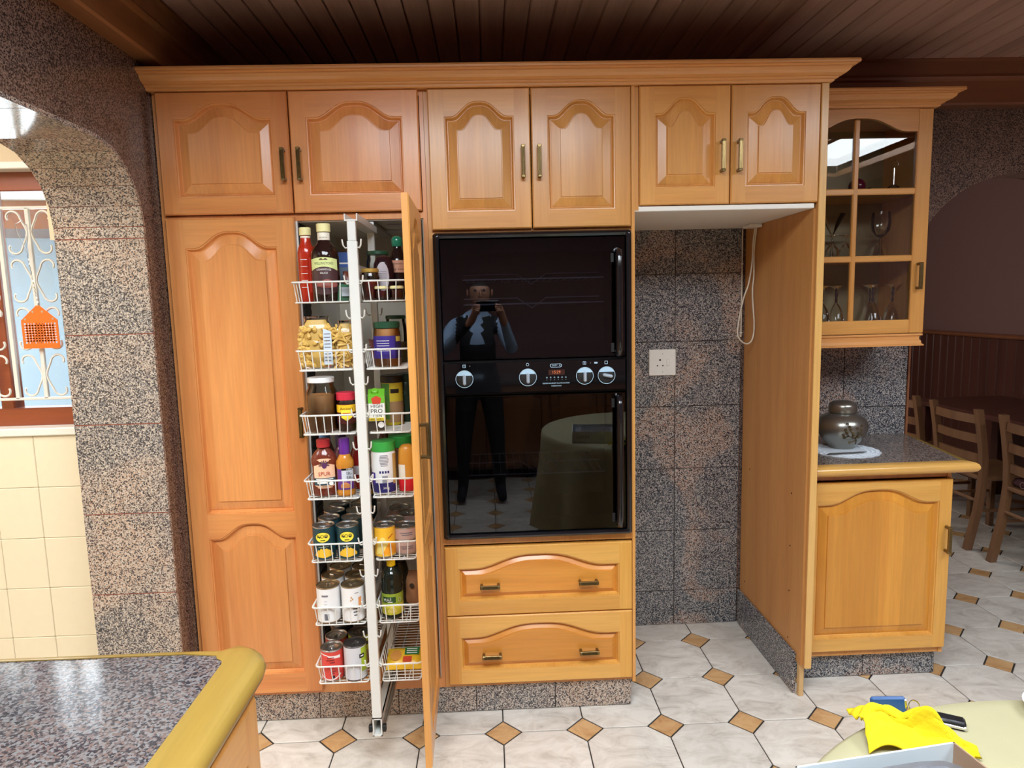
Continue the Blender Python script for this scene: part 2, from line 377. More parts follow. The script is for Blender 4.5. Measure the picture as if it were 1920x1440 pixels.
# ---- back wall with the dining arch
def ell(cx, a, b, z0, n=22): return [(cx-a*cos(pi*k/n), z0+b*sin(pi*k/n)) for k in range(n+1)]
poly = [(-1.215, 0), (2.14, 0)]+ell(2.65, .51, .444, 1.65)+[(3.16, 0), (3.7, 0), (3.7, 2.6), (-1.215, 2.6)]
wall_back = MB().prism(poly, lambda a, b, h: (a, h, b), .655, .80).build('wall_back', GRAN_D); struct(wall_back)
def wtile(x0, x1, z0, z1, m=None, yb=.657, yf=.646):
    g = .0013; mb = MB().cbox(x0+g, x1-g, yf, yb, z0+g, z1-g, .0016); return mb.build('granite_tile', m or GRAN_N, wall_back)
zs = [0, .172, .470, .770, 1.066, 1.367, 1.673, 1.90]
for x0, x1 in ((.71, 1.041), (1.041, 1.346)):
    for a, b in zip(zs, zs[1:]): wtile(x0, x1, a, b)
for x0, x1 in ((1.40, 1.531), (1.531, 1.836), (1.836, 2.137)):
    for a, b in ((.86, 1.036), (1.036, 1.34), (1.34, 1.45)): wtile(x0, x1, a, b)
MB().box(2.137, 2.146, .64, .66, .02, 1.65).build('edge_strip', W_TRIM, wall_back)

# ---- left wall with the arch to the scullery
R = .24; yA, yB, zA = -.10, -1.12, 2.07
def arc_pts(n=8):
    right = [(yA-R+R*cos(t*pi/2/n), zA-R+R*sin(t*pi/2/n)) for t in range(n+1)]
    left = [(yB+R-R*sin(t*pi/2/n), zA-R+R*cos(t*pi/2/n)) for t in range(n+1)]
    return right+left
poly = [(.655, 0), (yA, 0)]+arc_pts()+[(yB, 0), (-4.1, 0), (-4.1, 2.6), (.655, 2.6)]
wall_left = MB().prism(poly, lambda a, b, h: (h, a, b), -1.215, -.93).build('wall_left', GRAN_D); struct(wall_left)
path = [(yA, z) for z in (0, .287, .586, .874, 1.185, 1.488, 1.80)]
path += [(yA-R+R*cos(radians(t)), zA-R+R*sin(radians(t))) for t in (2, 18, 34, 50, 67, 88)]
path += [(-.62, zA), (-.87, zA)]+[(yB+R-R*sin(radians(t)), zA-R+R*cos(radians(t))) for t in (3, 34, 66, 90)]+[(yB, z) for z in (1.488, 1.185, .874, .586, .287, 0)]
for (a0, b0), (a1, b1) in zip(path, path[1:]):
    d = Vector((a1-a0, b1-b0)); d.normalize(); n = Vector((-d.y, d.x)); g = .0018
    p0 = Vector((a0, b0))+d*g; p1 = Vector((a1, b1))-d*g; o = n*.007; o2 = -n*.006
    q = [p0+o2, p1+o2, p1+o, p0+o]
    gq = [Vector((a0, b0))+o2, Vector((a1, b1))+o2, Vector((a1, b1))+n*.0055, Vector((a0, b0))+n*.0055]
    MB().prism([(v.x, v.y) for v in gq], lambda a, b, h: (h, a, b), -1.2155, -.9295).build('grout_bed', GROUT_R, wall_left)
    MB().prism([(v.x, v.y) for v in q], lambda a, b, h: (h, a, b), -1.2165, -.9285).build('reveal_tile', GRAN, wall_left)

# ---- scullery beyond the arch
YW = .17
wy = lambda a, b, h: (a, h, b)
wall_scullery = MB()
for x0, x1, z0, z1 in ((-3, -2.25, 0, 2.6), (-1.28, -1.215, 0, 2.6), (-2.25, -1.28, 0, 1.12), (-2.25, -1.28, 2.10, 2.6), (-1.405, -1.28, 1.83, 2.10)):
    wall_scullery.box(x0, x1, YW, YW+.22, z0, z1)
wall_scullery = wall_scullery.build('wall_scullery', CREAM); struct(wall_scullery)
for i in range(9):
    for j in range(6):
        x1 = -1.217-i*.163; z1 = 1.106-j*.2
        if z1-.2 < 0: continue
        MB().cbox(x1-.1615, x1, YW-.008, YW+.002, z1-.1985, z1, .002).build('wall_tile', CREAM_T, wall_scullery)
MB().box(-3, -1.216, YW-.004, YW+.002, 2.10, 2.6).build('plaster_band', PLASTER, wall_scullery)
o = MB().box(-3.05, -3, -4, YW, 0, 2.6).build('wall_scullery_side', CREAM); struct(o)
o = MB().box(-3.05, -1.215, -2.6, -2.5, 0, 2.6).build('wall_scullery_front', CREAM); struct(o)
o = MB().box(-3.05, -1.215, -2.5, .4, 2.6, 2.66).build('ceiling_scullery', PLASTER); struct(o)
win = MB()
for a in ((-2.25, -1.28, 1.135, 1.205), (-2.25, -1.28, 2.015, 2.085)): win.cbox(a[0], a[1], YW+.05, YW+.12, a[2], a[3], .004)
for x in (-2.23, -1.665, -1.303): win.cbox(x-.025, x+.025, YW+.055, YW+.115, 1.20, 2.02, .004)
win = win.build('window_1', W_WIN); struct(win)
MB().box(-2.25, -1.28, YW+.083, YW+.087, 1.2, 2.02).build('pane', GLASS, win)
MB().cbox(-2.27, -1.25, YW-.02, YW+.06, 1.107, 1.137, .004).build('window_sill', WHITE, win)
MB().cbox(-2.27, -1.36, YW-.012, YW+.05, 2.083, 2.108, .003).build('window_head', WHITE, win)
# burglar guard
gr = thing('burglar_guard', 'white wrought iron scrollwork guard across the scullery window', 'window guard', (-1.49, YW+.02, 1.245))
xs = [-.42, -.315, -.21, -.105, 0, .105]
for x in xs: MB().cbox(x-.0075, x+.0075, -.006, .006, 0, .705, .0015).build('upright_bar', WIRE, gr)
for z in (0, .705): MB().cbox(-.74, .19, -.006, .006, z-.005, z+.005, .0015).build('cross_bar', WIRE, gr)
def cscroll(sg):
    pts = []
    for k in range(13):
        t = k/12; an = radians(20-200*t-0); r = .014+.018*t; pts.append((.060+r*cos(an+pi*0)*1, .036+r*sin(an)))
    a = [(x, z) for x, z in pts]
    top = [(x, .176-z) for x, z in reversed(a)]
    allp = a+[(.012, .07), (.008, .088), (.012, .106)]+top
    return [(sg*x, 0, z) for x, z in allp]
sm = {}
for x in xs[::2]:
    for sg in (1, -1):
        for k in range(4):
            key = sg
            if key not in sm: sm[key] = MB().tube(cscroll(sg), .0042, 6).build('scroll', WIRE, gr, (x, 0, k*.176), smooth=40).data
            else: link('scroll', sm[key], gr, (x, 0, k*.176))
# fly swatter hanging on the guard
fs_ = thing('fly_swatter', 'orange perforated fly swatter hanging by its wire from the window guard', 'fly swatter', (-1.472, .165, 1.436))
ORANGE = col('orange_plastic', 240, 112, 30, .4)
W2, H1, H2 = .066, .104, .158
outer = [(-W2, .004), (-W2+.004, 0), (W2-.004, 0), (W2, .004), (W2, H1), (.006, H2), (-.006, H2), (-W2, H1)]
hole = MB(); rows = []
nx, nz = 11, 8
def inside_top(x): return H1+(H2-H1)*(1-abs(x)/W2)
# blade built as a lattice of strips so the holes are real
xsx = [-W2+.008+i*(2*W2-.016)/nx for i in range(nx+1)]; zsz = [.018+i*.0095 for i in range(nz+1)]
hole.prism([(-W2, 0), (W2, 0), (W2, zsz[0]), (-W2, zsz[0])], lambda a, b, h: (a, h, b), -.0012, .0012)
hole.prism([(-W2, zsz[-1]), (W2, zsz[-1]), (W2, H1), (.006, H2), (-.006, H2), (-W2, H1)], lambda a, b, h: (a, h, b), -.0012, .0012)
hole.box(-W2, xsx[0], -.0012, .0012, zsz[0], zsz[-1]); hole.box(xsx[-1], W2, -.0012, .0012, zsz[0], zsz[-1])
for i, x in enumerate(xsx[1:-1]): hole.box(x-.0032, x+.0032, -.0012, .0012, zsz[0], zsz[-1])
for z in zsz[1:-1]: hole.box(xsx[0], xsx[-1], -.0012, .0012, z-.0024, z+.0024)
hole.build('blade', ORANGE, fs_)
for x, z in ((-.02, .135), (.014, .135), (-.05, .108), (.05, .108)): disc(.004, 10).build('rivet', STEEL, fs_, (x, -.002, z))
wire = []
for k in range(60):
    t = k/59; wire.append((.0012*cos(k*1.3)+.003-t*.02, .0012*sin(k*1.3), H2-.004+t*.19))
wire += [(-.03, 0, .39), (-.042, -.006, .42), (-.04, -.012, .45), (-.022, -.008, .462), (-.008, 0, .45), (-.006, 0, .42), (-.016, 0, .36)]
MB().tube(wire, .0014, 5).build('wire_handle', STEEL, fs_)
# outdoors beyond the scullery window
EXT = plain('outdoor_plaster', srgb(196, 214, 228), .9, bump=.5, nscale=60)
o = MB().box(-5, 1, 1.75, 1.95, -.1, 2.05).build('wall_outdoor', EXT); struct(o)
o = MB().box(-6, 2, .39, 1.75, -.2, -.1).build('ground_outdoor', col('paving', 176, 182, 188, .9)); struct(o)
ev = thing('neighbour_eaves', 'reddish timber eaves with white gutter seen through the scullery window', 'eaves', (-2.2, 1.30, 2.13), 0)
MB().add([(-3, -.12, -.04), (3, -.12, -.22), (3, .4, -.22), (-3, .4, -.04), (-3, -.12, .20), (3, -.12, .02), (3, .4, .02), (-3, .4, .20)], [(0, 1, 5, 4), (0, 3, 2, 1), (4, 5, 6, 7)]).build('fascia', W_WIN, ev)
MB().add([(-3, -.16, .10), (3, -.16, -.08), (3, -.16, -.03), (-3, -.16, .15), (-3, -.12, .10), (3, -.12, -.08), (3, -.12, -.03), (-3, -.12, .15)], [(0, 1, 2, 3), (0, 4, 5, 1), (3, 2, 6, 7)]).build('gutter', WHITE, ev)

# ---- ceiling with planks, skylights, trims
SKY = [(1.8, 3.1, -2.5, -1.2), (-.6, .9, -2.55, -1.35)]
ceil = MB()
xsC = sorted({-1.215, 3.7, *[v for s in SKY for v in s[:2]]}); 
for x0, x1 in zip(xsC, xsC[1:]):
    hol = [s for s in SKY if s[0] <= x0 and s[1] >= x1]; ys = [-4.2]
    for s in hol: ys += [s[2], s[3]]
    ys.append(.93)
    for a, b in zip(ys[::2], ys[1::2]): ceil.box(x0, x1, a, b, 2.575, 2.68)
ceil = ceil.build('ceiling', W_DARK); struct(ceil)
PW = .086
n = int((3.7+.93)/PW)+1
for k in range(n):
    x0 = -.93+k*PW; x1 = x0+PW; xm = (x0+x1)/2
    hol = [s for s in SKY if s[0] < xm < s[1]]; ys = [-4.1]
    for s in hol: ys += [s[2], s[3]]
    ys.append(.655)
    for a, b in zip(ys[::2], ys[1::2]):
        c = .007
        MB().add([(x, y, z) for y in (a, b) for x, z in ((x0+.001, 2.578), (x0+.001, 2.56+c), (x0+c, 2.56), (x1-.002, 2.56), (x1-.002, 2.578))],
                 [(0, 1, 6, 5), (1, 2, 7, 6), (2, 3, 8, 7), (3, 4, 9, 8), (4, 3, 2, 1, 0), (5, 6, 7, 8, 9)]).build('ceiling_plank', W_DARK, ceil)
for s in SKY:
    fr = MB()
    for x0, x1, y0, y1 in ((s[0]-.05, s[0], s[2]-.05, s[3]+.05), (s[1], s[1]+.05, s[2]-.05, s[3]+.05), (s[0], s[1], s[2]-.05, s[2]), (s[0], s[1], s[3], s[3]+.05)): fr.cbox(x0, x1, y0, y1, 2.53, 2.67, .004)
    xm = (s[0]+s[1])/2; fr.cbox(xm-.025, xm+.025, s[2], s[3], 2.55, 2.6, .004)
    fr.build('skylight_frame', W_TRIMY, ceil)
TP = [(-.03, 2.372), (.058, 2.372), (.064, 2.380), (.064, 2.470), (.074, 2.476), (.078, 2.486), (.072, 2.494), (.070, 2.500), (.070, 2.550), (.086, 2.556), (.086, 2.562), (-.03, 2.562)]
o = MB().sweep(TP, [(-.93, .65, 1, 0), (-.93, -4.0, 1, 0)]).build('trim_left', W_TRIMY); struct(o)
o = MB().sweep(TP, [(-.93, .65, 0, -1), (3.7, .65, 0, -1)]).build('trim_back', W_TRIM); struct(o)

# ---- the rest of the kitchen and the dining room
o = MB().box(3.6, 3.7, -4.2, .655, 0, 2.6).build('wall_right', MAUVE); struct(o)
rear = MB().box(-1.215, 3.7, -4.1, -3.95, 0, 2.6).build('wall_rear', MAUVE); struct(rear)
o = MB().box(4.25, 4.35, .80, 4.6, 0, 2.7).build('wall_dining_right', MAUVE); struct(o); wdr = o
o = MB().box(1.4, 4.35, 4.4, 4.5, 0, 2.7).build('wall_dining_back', MAUVE); struct(o)
o = MB().box(1.4, 1.5, .80, 4.5, 0, 2.7).build('wall_dining_left', MAUVE); struct(o)
o = MB().box(1.4, 4.35, .80, 4.5, 2.62, 2.7).build('ceiling_dining', W_DARK); struct(o)
o = MB().box(3.7, 4.35, .7, .80, 0, 2.7).build('wall_dining_front', MAUVE); struct(o)
for k in range(36):
    y0 = .95+k*.095
    MB().cbox(4.232, 4.251, y0+.001, y0+.094, .1, 1.19, .006).build('wainscot_board', W_WAIN, wdr)
o = MB().sweep([(-.02, 1.19), (.045, 1.19), (.055, 1.20), (.05, 1.215), (.03, 1.225), (-.02, 1.225)], [(4.25, 4.4, -1, 0), (4.25, .93, -1, 0)]).build('trim_1', W_TRIM); struct(o)
o = MB().box(4.22, 4.25, .93, 4.4, 0, .1).build('baseboard_right', W_WAIN); struct(o)

# ================================================================== CABINETS
def wp(mb, name, mat, t, **k): return mb.build(name, mat, t, tuple(-c for c in t.location), **k)
NA = 26
def archf(u):
    s = min(1, max(0, (u-.09)/.82)); g = sin(pi*s)**2; return 1-(1-g)**1.6
def contour(w, s, zb, zs, rise, d):
    xa, xb = s+d, w-s-d
    pts = [(xa, zb+d), (xb, zb+d)]
    for k in range(NA+1):
        u = 1-k/NA; pts.append((xa+(xb-xa)*u, zs-d+rise*archf(u)))
    return pts
FP = [(0, 0), (.0008, .0030), (.0045, .0036), (.0060, .0060), (.0068, .0095), (.0095, .0145), (.0105, .0155)]
PP = [(.0100, .0156), (.0125, .0156), (.0140, .0140), (.0420, .0062), (.0450, .0060), (.0462, .0022)]
def loops(mb, cs, ys, cap, mi=0):
    n = len(cs[0]); vs = [(x, y, z) for c, y in zip(cs, ys) for x, z in c]
    fs = [(i*n+k, i*n+(k+1) % n, (i+1)*n+(k+1) % n, (i+1)*n+k) for i in range(len(cs)-1) for k in range(n)]
    if cap: fs.append(tuple((len(cs)-1)*n+k for k in range(n)))
    mb.add(vs, fs, mi)
def door(t, x0, x1, z0, z1, yf, panels, mats, stile=.055, name='door', th=.021, pscale=1.0, label=None):
    w, h = x1-x0, z1-z0; mb = MB(); c = .004; s = stile
    V, H, PM = mats
    # outer shell
    o = [(0, 0), (w, 0), (w, h), (0, h)]; i_ = [(c, c), (w-c, c), (w-c, h-c), (c, h-c)]
    vs = [(x, 0, z) for x, z in i_]+[(x, c, z) for x, z in o]+[(x, th, z) for x, z in o]
    mb.add(vs, [(k, (k+1) % 4, 4+(k+1) % 4, 4+k) for k in range(4)]+[(4+k, 4+(k+1) % 4, 8+(k+1) % 4, 8+k) for k in range(4)]+[(8, 9, 10, 11)], 0)
    def quad(a, b, e, f, mi): mb.add([(a, 0, e), (b, 0, e), (b, 0, f), (a, 0, f)], [(0, 1, 2, 3)], mi)
    quad(c, s, c, h-c, 0); quad(w-s, w-c, c, h-c, 0)
    zprev = c
    for k, (zb, zs, rise) in enumerate(panels):
        quad(s, w-s, zprev, zb, 1)
        ztop = panels[k+1][0]-.03 if k+1 < len(panels) else h-c
        crv = contour(w, s, zb, zs, rise, 0)[2:]
        vs = []
        for x, z in crv: vs += [(x, 0, z), (x, 0, ztop)]
        mb.add(vs, [(2*q, 2*q+2, 2*q+3, 2*q+1) for q in range(NA)], 1)
        zprev = ztop
        loops(mb, [contour(w, s, zb, zs, rise, d) for d, _ in FP], [y for _, y in FP], False, 0)
    d_ = mb.build(name, [V, H], t, (x0-t.location.x, yf-t.location.y, z0-t.location.z), smooth=22)
    for zb, zs, rise in panels:
        pm = MB(); loops(pm, [contour(w, s, zb, zs, rise, d*(pscale if d > .015 else 1)) for d, _ in PP], [y for _, y in PP], True)
        pm.build('raised_panel', PM, d_, smooth=6)
    return d_
def handle_mesh(L):
    mb = MB()
    mb.cbox(-.0065, .0065, -.030, -.019, -L/2+.004, L/2-.004, .003)
    for k in (-1, 0, 1): mb.tube([(k*.0042, -.0305, -L/2+.012), (k*.0042, -.0305, L/2-.012)], .0022, 5)
    for sg in (-1, 1):
        mb.cbox(-.0055, .0055, -.024, .001, sg*(L/2-.009)-.005, sg*(L/2-.009)+.005, .002)
        mb.cbox(-.0075, .0075, -.031, -.018, sg*(L/2-.007)-.004, sg*(L/2-.007)+.004, .002)
    return mb
HM = {}
def handle(d_, x, z, L=.115, horiz=False):
    k = (L,)
    rot = (0, pi/2, 0) if horiz else None
    if k not in HM: o = handle_mesh(L).build('handle', BRASS, d_, (x, 0, z), rot); HM[k] = o.data
    else: o = link('handle', HM[k], d_, (x, 0, z), rot)
    return o
AM, WM = (O_V, O_H, O_P), (W_V, W_H, W_P)
TOPZ = 2.288
# --- tall pantry cabinet
t = thing('tall_pantry_cabinet', 'tall maple pantry cabinet beside the granite arch, right lower door swung open', 'cabinet', (-.47, .3, 0))
b = MB()
b.box(-.927, -.911, .022, .64, .11, 2.29); b.box(-.0285, -.0145, .022, .64, .11, 2.29)
b.box(-.911, -.0285, .022, .64, 2.272, 2.29); b.box(-.911, -.0285, .022, .635, 1.862, 1.884); b.box(-.911, -.0285, .022, .64, .11, .145)
wp(b, 'carcass', [O_V], t)
wp(MB().box(-.911, -.0285, .62, .632, .145, 1.862), 'back_panel', CREAMIN, t)
wp(MB().box(-.4815, -.4665, .024, .62, .145, 1.862), 'divider', WHITE, t)
rb = MB().box(-.4666, -.4635, .03, .125, .15, 1.855)
for k in range(60): rb.box(-.4636, -.4605, .034, .12, .165+k*.028, .165+k*.028+.016)
wp(rb, 'ribbed_strip', BLACKM, t)
wp(MB().box(-.4665, -.0285, .03, .62, 1.858, 1.864).box(-.033, -.0285, .03, .62, .145, 1.862), 'lining', CREAMIN, t)
a = door(t, -.909, -.4715, 1.886, TOPZ, 0, [(.057, .402-.088, .052)], AM); handle(a, .418, .158)
a = door(t, -.4665, -.0305, 1.886, TOPZ, 0, [(.057, .402-.088, .052)], AM); handle(a, .030, .158)
TALLP = [(.078, .606, .056), (.700, 1.646, .056)]
a = door(t, -.909, -.4715, .127, 1.873, 0, TALLP, AM, stile=.062); handle(a, .424, 1.03)
a = door(t, -.4665, -.0305, .127, 1.873, 0, TALLP, (W_V, W_H, W_P), stile=.062)
handle(a, .040, 1.03)
# swing the right hand door about its right edge, front face towards +X
ang = radians(91.2); hx, hy = -.034, -.012
wdo = .436
a.rotation_euler = (0, 0, ang)
# local (wdo, 0) is the hinge
a.location = (hx-wdo*cos(ang)-t.location.x, hy-wdo*sin(ang)-t.location.y, .127)

# --- oven housing
t = thing('oven_housing_cabinet', 'maple oven housing cabinet with two arched doors above and two drawers below', 'cabinet', (.35, .3, 0))
b = MB(); b.box(-.0135, .0005, .022, .64, .11, 2.29); b.box(.701, .7125, .003, .64, .11, 2.29)
b.box(.0005, .701, .022, .64, 2.272, 2.29); b.box(.0005, .701, .022, .64, 1.803, 1.818); b.box(.0005, .701, .01, .64, .676, .700); b.box(.0005, .701, .022, .64, .11, .128); b.box(.0005, .701, .6, .64, .128, .67)
wp(b, 'carcass', W_V, t)
a = door(t, .0015, .3505, 1.818, TOPZ, 0, [(.060, .470-.092, .05)], WM); handle(a, .322, .222)
a = door(t, .3545, .6995, 1.818, TOPZ, 0, [(.060, .470-.092, .05)], WM); handle(a, .025, .222)
for z0, z1 in ((.402, .668), (.128, .398)):
    h = z1-z0
    a = door(t, .0015, .6995, z0, z1, 0, [(.058, h-.082, .05)], (B_V, B_H, W_PD), stile=.048, name='drawer', pscale=.62)
    handle(a, .165, .119, .080, True); handle(a, .531, .121, .080, True)
# --- bridging cabinet over the fridge gap
t = thing('fridge_bridge_cabinet', 'maple wall cabinet with two arched doors bridging the empty fridge gap', 'cabinet', (1.04, .3, 1.87))
b = MB(); b.box(.7135, .728, .01, .64, 1.872, 2.29); b.box(1.346, 1.3585, .022, .64, 1.872, 2.29); b.box(.728, 1.346, .022, .64, 2.272, 2.29)
wp(b, 'carcass', W_V, t)
wp(MB().cbox(.7135, 1.3585, .012, .64, 1.868, 1.886, .002), 'underside', WHITE, t)
a = door(t, .730, 1.0475, 1.888, TOPZ, 0, [(.058, .400-.092, .052)], WM, stile=.052); handle(a, .286, .160)
a = door(t, 1.0515, 1.3655, 1.888, TOPZ, 0, [(.058, .400-.092, .052)], WM, stile=.052); handle(a, .024, .160)
# --- end panel
t = thing('fridge_end_panel', 'full-height maple veneer end panel on the right of the fridge gap', 'panel', (1.376, .3, 0))
wp(MB().cbox(1.3665, 1.391, .001, .640, .134, 2.29, .0015), 'board', W_VEN, t)
wp(MB().cbox(1.3655, 1.392, -.004, .004, .134, 2.289, .002), 'edge_lipping', W_LIP, t)
wp(MB().box(1.3595, 1.3665, .02, .640, .134, 1.868), 'lining_board', W_VEN, t)
wp(MB().cbox(1.362, 1.381, .030, .052, 0, .134, .002), 'support_block', W_RAW, t)
sk = MB().cbox(1.347, 1.3595, .055, .640, 0, .168, .002); wp(sk, 'granite_skirting', GRAN_N, t)
for y, z in ((.547, .782), (.13, .791), (.131, .577), (.13, .391), (.129, .194), (.579, .234)):
    wp(MB().lathe([(0, 0), (.0035, 0), (.0035, .001), (0, .0015)], 8), 'screw_hole', BLACKM, t).location = (1.3592-t.location.x, y-t.location.y, z); 
for c in t.children:
    if c.name.startswith('screw_hole'): c.rotation_euler = (0, -pi/2, 0)
# --- cornices
CP = [(-.01, 2.2895), (.008, 2.2895), (.012, 2.2925), (.012, 2.2985), (.016, 2.2985), (.022, 2.302), (.022, 2.3055), (.027, 2.3055), (.040, 2.311), (.048, 2.318), (.052, 2.3265), (.052, 2.3295), (.058, 2.3295), (.064, 2.3325), (.064, 2.335), (.071, 2.335), (.072, 2.341), (.070, 2.347), (-.01, 2.347)]
t = thing('large_cornice', 'long moulded maple cornice along the top of the tall cabinets', 'cornice', (.23, .2, 2.29))
wp(MB().sweep(CP, [(-.929, 0, 0, -1), (1.391, 0, 1, -1), (1.391, .645, 1, 0)]), 'moulding', W_CORN, t, smooth=18)
wp(MB().box(-.927, 1.39, .0, .64, 2.2905, 2.3), 'top_board', W_V, t)
t = thing('small_cornice', 'short moulded cornice on top of the glass-fronted wall cabinet', 'cornice', (1.7, .45, 2.29))
wp(MB().sweep(CP, [(1.393, .318, 0, -1), (1.988, .318, 1, -1), (1.988, .645, 1, 0)]), 'moulding', W_CORN, t, smooth=18)
wp(MB().box(1.393, 1.987, .318, .64, 2.2905, 2.3), 'top_board', W_V, t)
# --- glass fronted wall cabinet
t = thing('glass_wall_cabinet', 'maple wall cabinet with six-pane glass door full of glassware', 'cabinet', (1.69, .48, 1.39))
b = MB(); b.box(1.393, 1.408, .342, .64, 1.394, 2.29); b.box(1.972, 1.987, .342, .64, 1.394, 2.29); b.box(1.408, 1.972, .342, .64, 2.274, 2.29); b.box(1.408, 1.972, .342, .64, 1.394, 1.412)
wp(b, 'carcass', W_V, t)
OLIVE = plain('cabinet_interior_veneer', srgb(150, 132, 98), .5, noise=.05)
wp(MB().box(1.408, 1.972, .628, .64, 1.41, 2.275), 'back_panel', OLIVE, t)
for z in (1.962, 1.695): wp(MB().box(1.409, 1.971, .365, .625, z, z+.014), 'shelf', W_VEN, t)
x0, x1, z0, z1, yf = 1.397, 1.984, 1.396, 2.288, .320; wd, hd = x1-x0, z1-z0; s = .061
fr = MB(); fr.cbox(0, s, 0, .021, 0, hd, .003, 0); fr.cbox(wd-s, wd, 0, .021, 0, hd, .003, 0); fr.cbox(s, wd-s, 0, .021, 0, .056, .003, 1)
crv = [(s+(wd-2*s)*k/30, hd-.088+.052*archf(k/30)) for k in range(31)]
vs = []
for x, z in crv: vs += [(x, 0, z), (x, 0, hd), (x, .021, hd), (x, .021, z)]
fr.add(vs, [(4*k+e, 4*k+(e+1) % 4, 4*k+4+(e+1) % 4, 4*k+4+e) for k in range(30) for e in range(4)], 1)
gd = fr.build('glass_door', [W_V, W_H], t, (x0-t.location.x, yf-t.location.y, z0-t.location.z), smooth=30)
mu = MB(); xm = .281
mu.cbox(xm-.011, xm+.011, .001, .018, .05, hd-.04, .004)
mu.build('glazing_bar', W_V, gd)
for zz in (.306, .573): MB().cbox(s-.002, wd-s+.002, .0015, .0175, zz-.0125, zz+.0125, .004).build('glazing_bar', W_H, gd)
for xa, xb in ((s, xm-.008), (xm+.008, wd-s)):
    for za, zb in ((.05, .298), (.314, .566), (.580, hd-.03)): MB().box(xa, xb, .010, .013, za, zb).build('pane', GLASS, gd)
handle(gd, wd-.038, .233, .115)
PEL = [(.02, 1.3935), (-.002, 1.3935), (-.004, 1.386), (.004, 1.382), (.006, 1.372), (.012, 1.366), (.014, 1.352), (.020, 1.348), (.020, 1.343), (-.03, 1.343), (-.03, 1.3935)]
PEL = [(-.02, 1.3935), (.004, 1.3935), (.004, 1.386), (-.004, 1.382), (-.005, 1.370), (.000, 1.364), (.002, 1.352), (.008, 1.348), (.008, 1.343), (-.02, 1.343)]
wp(MB().sweep(PEL, [(1.393, .33, 0, -1), (1.982, .33, 1, -1), (1.982, .64, 1, 0)]), 'light_pelmet', W_CORN, t, smooth=30)
# --- base cabinet on the right
t = thing('base_cabinet', 'maple base cabinet with one arched door below the glass cabinet', 'cabinet', (1.69, .38, 0))
b = MB(); b.box(1.393, 1.408, .122, .64, .11, .866); b.box(1.975, 1.991, .118, .64, .11, .866); b.box(1.408, 1.975, .122, .64, .11, .13); b.box(1.408, 1.975, .122, .14, .84, .866); b.box(1.408, 1.975, .62, .64, .13, .84)
wp(b, 'carcass', W_V, t)
a = door(t, 1.397, 1.989, .138, .834, .10, [(.056, .610, .056)], (B_V, B_H, B_P), stile=.052); handle(a, .570, .457)
# worktop
t = thing('granite_worktop', 'small speckled granite worktop with rounded wooden edge under the glass cabinet', 'worktop', (1.7, .38, .87))
top = [(1.393, .100), (2.005, .100), (2.022, .118), (2.128, .642), (1.393, .642)]
wp(MB().prism(top, lambda a, b, h: (a, b, h), .872, .906), 'slab', GRAN_W, t)
NP = [(0, .868), (.030, .868), (.042, .874), (.049, .884), (.050, .892), (.046, .901), (.036, .907), (.02, .909), (0, .909)]
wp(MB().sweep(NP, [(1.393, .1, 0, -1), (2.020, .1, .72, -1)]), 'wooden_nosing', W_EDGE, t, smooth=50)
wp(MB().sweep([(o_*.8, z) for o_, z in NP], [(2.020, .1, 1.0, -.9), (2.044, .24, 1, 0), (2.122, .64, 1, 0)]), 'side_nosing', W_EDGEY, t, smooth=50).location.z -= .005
# plinths
def plinth(name, xs, y0, y1, h, m):
    o = MB().box(xs[0], xs[-1], y0+.006, y1, 0, h-.002).build(name, GROUT); struct(o)
    for a, b_ in zip(xs, xs[1:]): MB().cbox(a+.0012, b_-.0012, y0, y0+.008, .003, h, .001).build('plinth_tile', m, o)
plinth('trim_3', [-.927, -.80, -.495, -.196, .101, .405, .700], .027, .05, .108, GRAN)
o = MB().cbox(.692, .700, .028, .63, .003, .108, .001).build('trim_4', GRAN_N); struct(o)
plinth('trim_5', [1.393, 1.685, 1.975], .150, .17, .108, GRAN_N)
o = MB().cbox(1.9755, 1.984, .150, .63, .003, .108, .001).build('trim_6', GRAN_N); struct(o)

# ================================================================== OVEN
t = thing('built_in_double_oven', 'black built-in double oven with glass doors and central control panel', 'oven', (.35, .0, .70))
fr = MB()
ox0, ox1, oz0, oz1 = .004, .697, .704, 1.806
def rrect(x0, x1, z0, z1, r, n=5):
    pts = []
    for cx, cz, a in ((x1-r, z0+r, -90), (x1-r, z1-r, 0), (x0+r, z1-r, 90), (x0+r, z0+r, 180)):
        pts += [(cx+r*cos(radians(a+90*k/n)), cz+r*sin(radians(a+90*k/n))) for k in range(n+1)]
    return pts
prof = [(0, .001, .012), (0, -.016, .012), (.005, -.024, .011), (.012, -.027, .009), (.020, -.024, .007), (.021, -.012, .006)]
loops(fr, [rrect(ox0+d, ox1-d, oz0+d, oz1-d, max(.003, rr)) for d, _, rr in prof], [y for _, y, _ in prof], False)
wp(fr, 'frame', BLACK, t, smooth=40)
wp(MB().box(.012, .690, .002, .50, .712, .716).box(.012, .690, .002, .50, 1.795, 1.799).box(.012, .016, .002, .50, .712, 1.799).box(.686, .690, .002, .50, .712, 1.799).box(.012, .69, .495, .50, .712, 1.799).box(.016, .686, .0, .50, 1.235, 1.358), 'cavity', BLACKM, t)
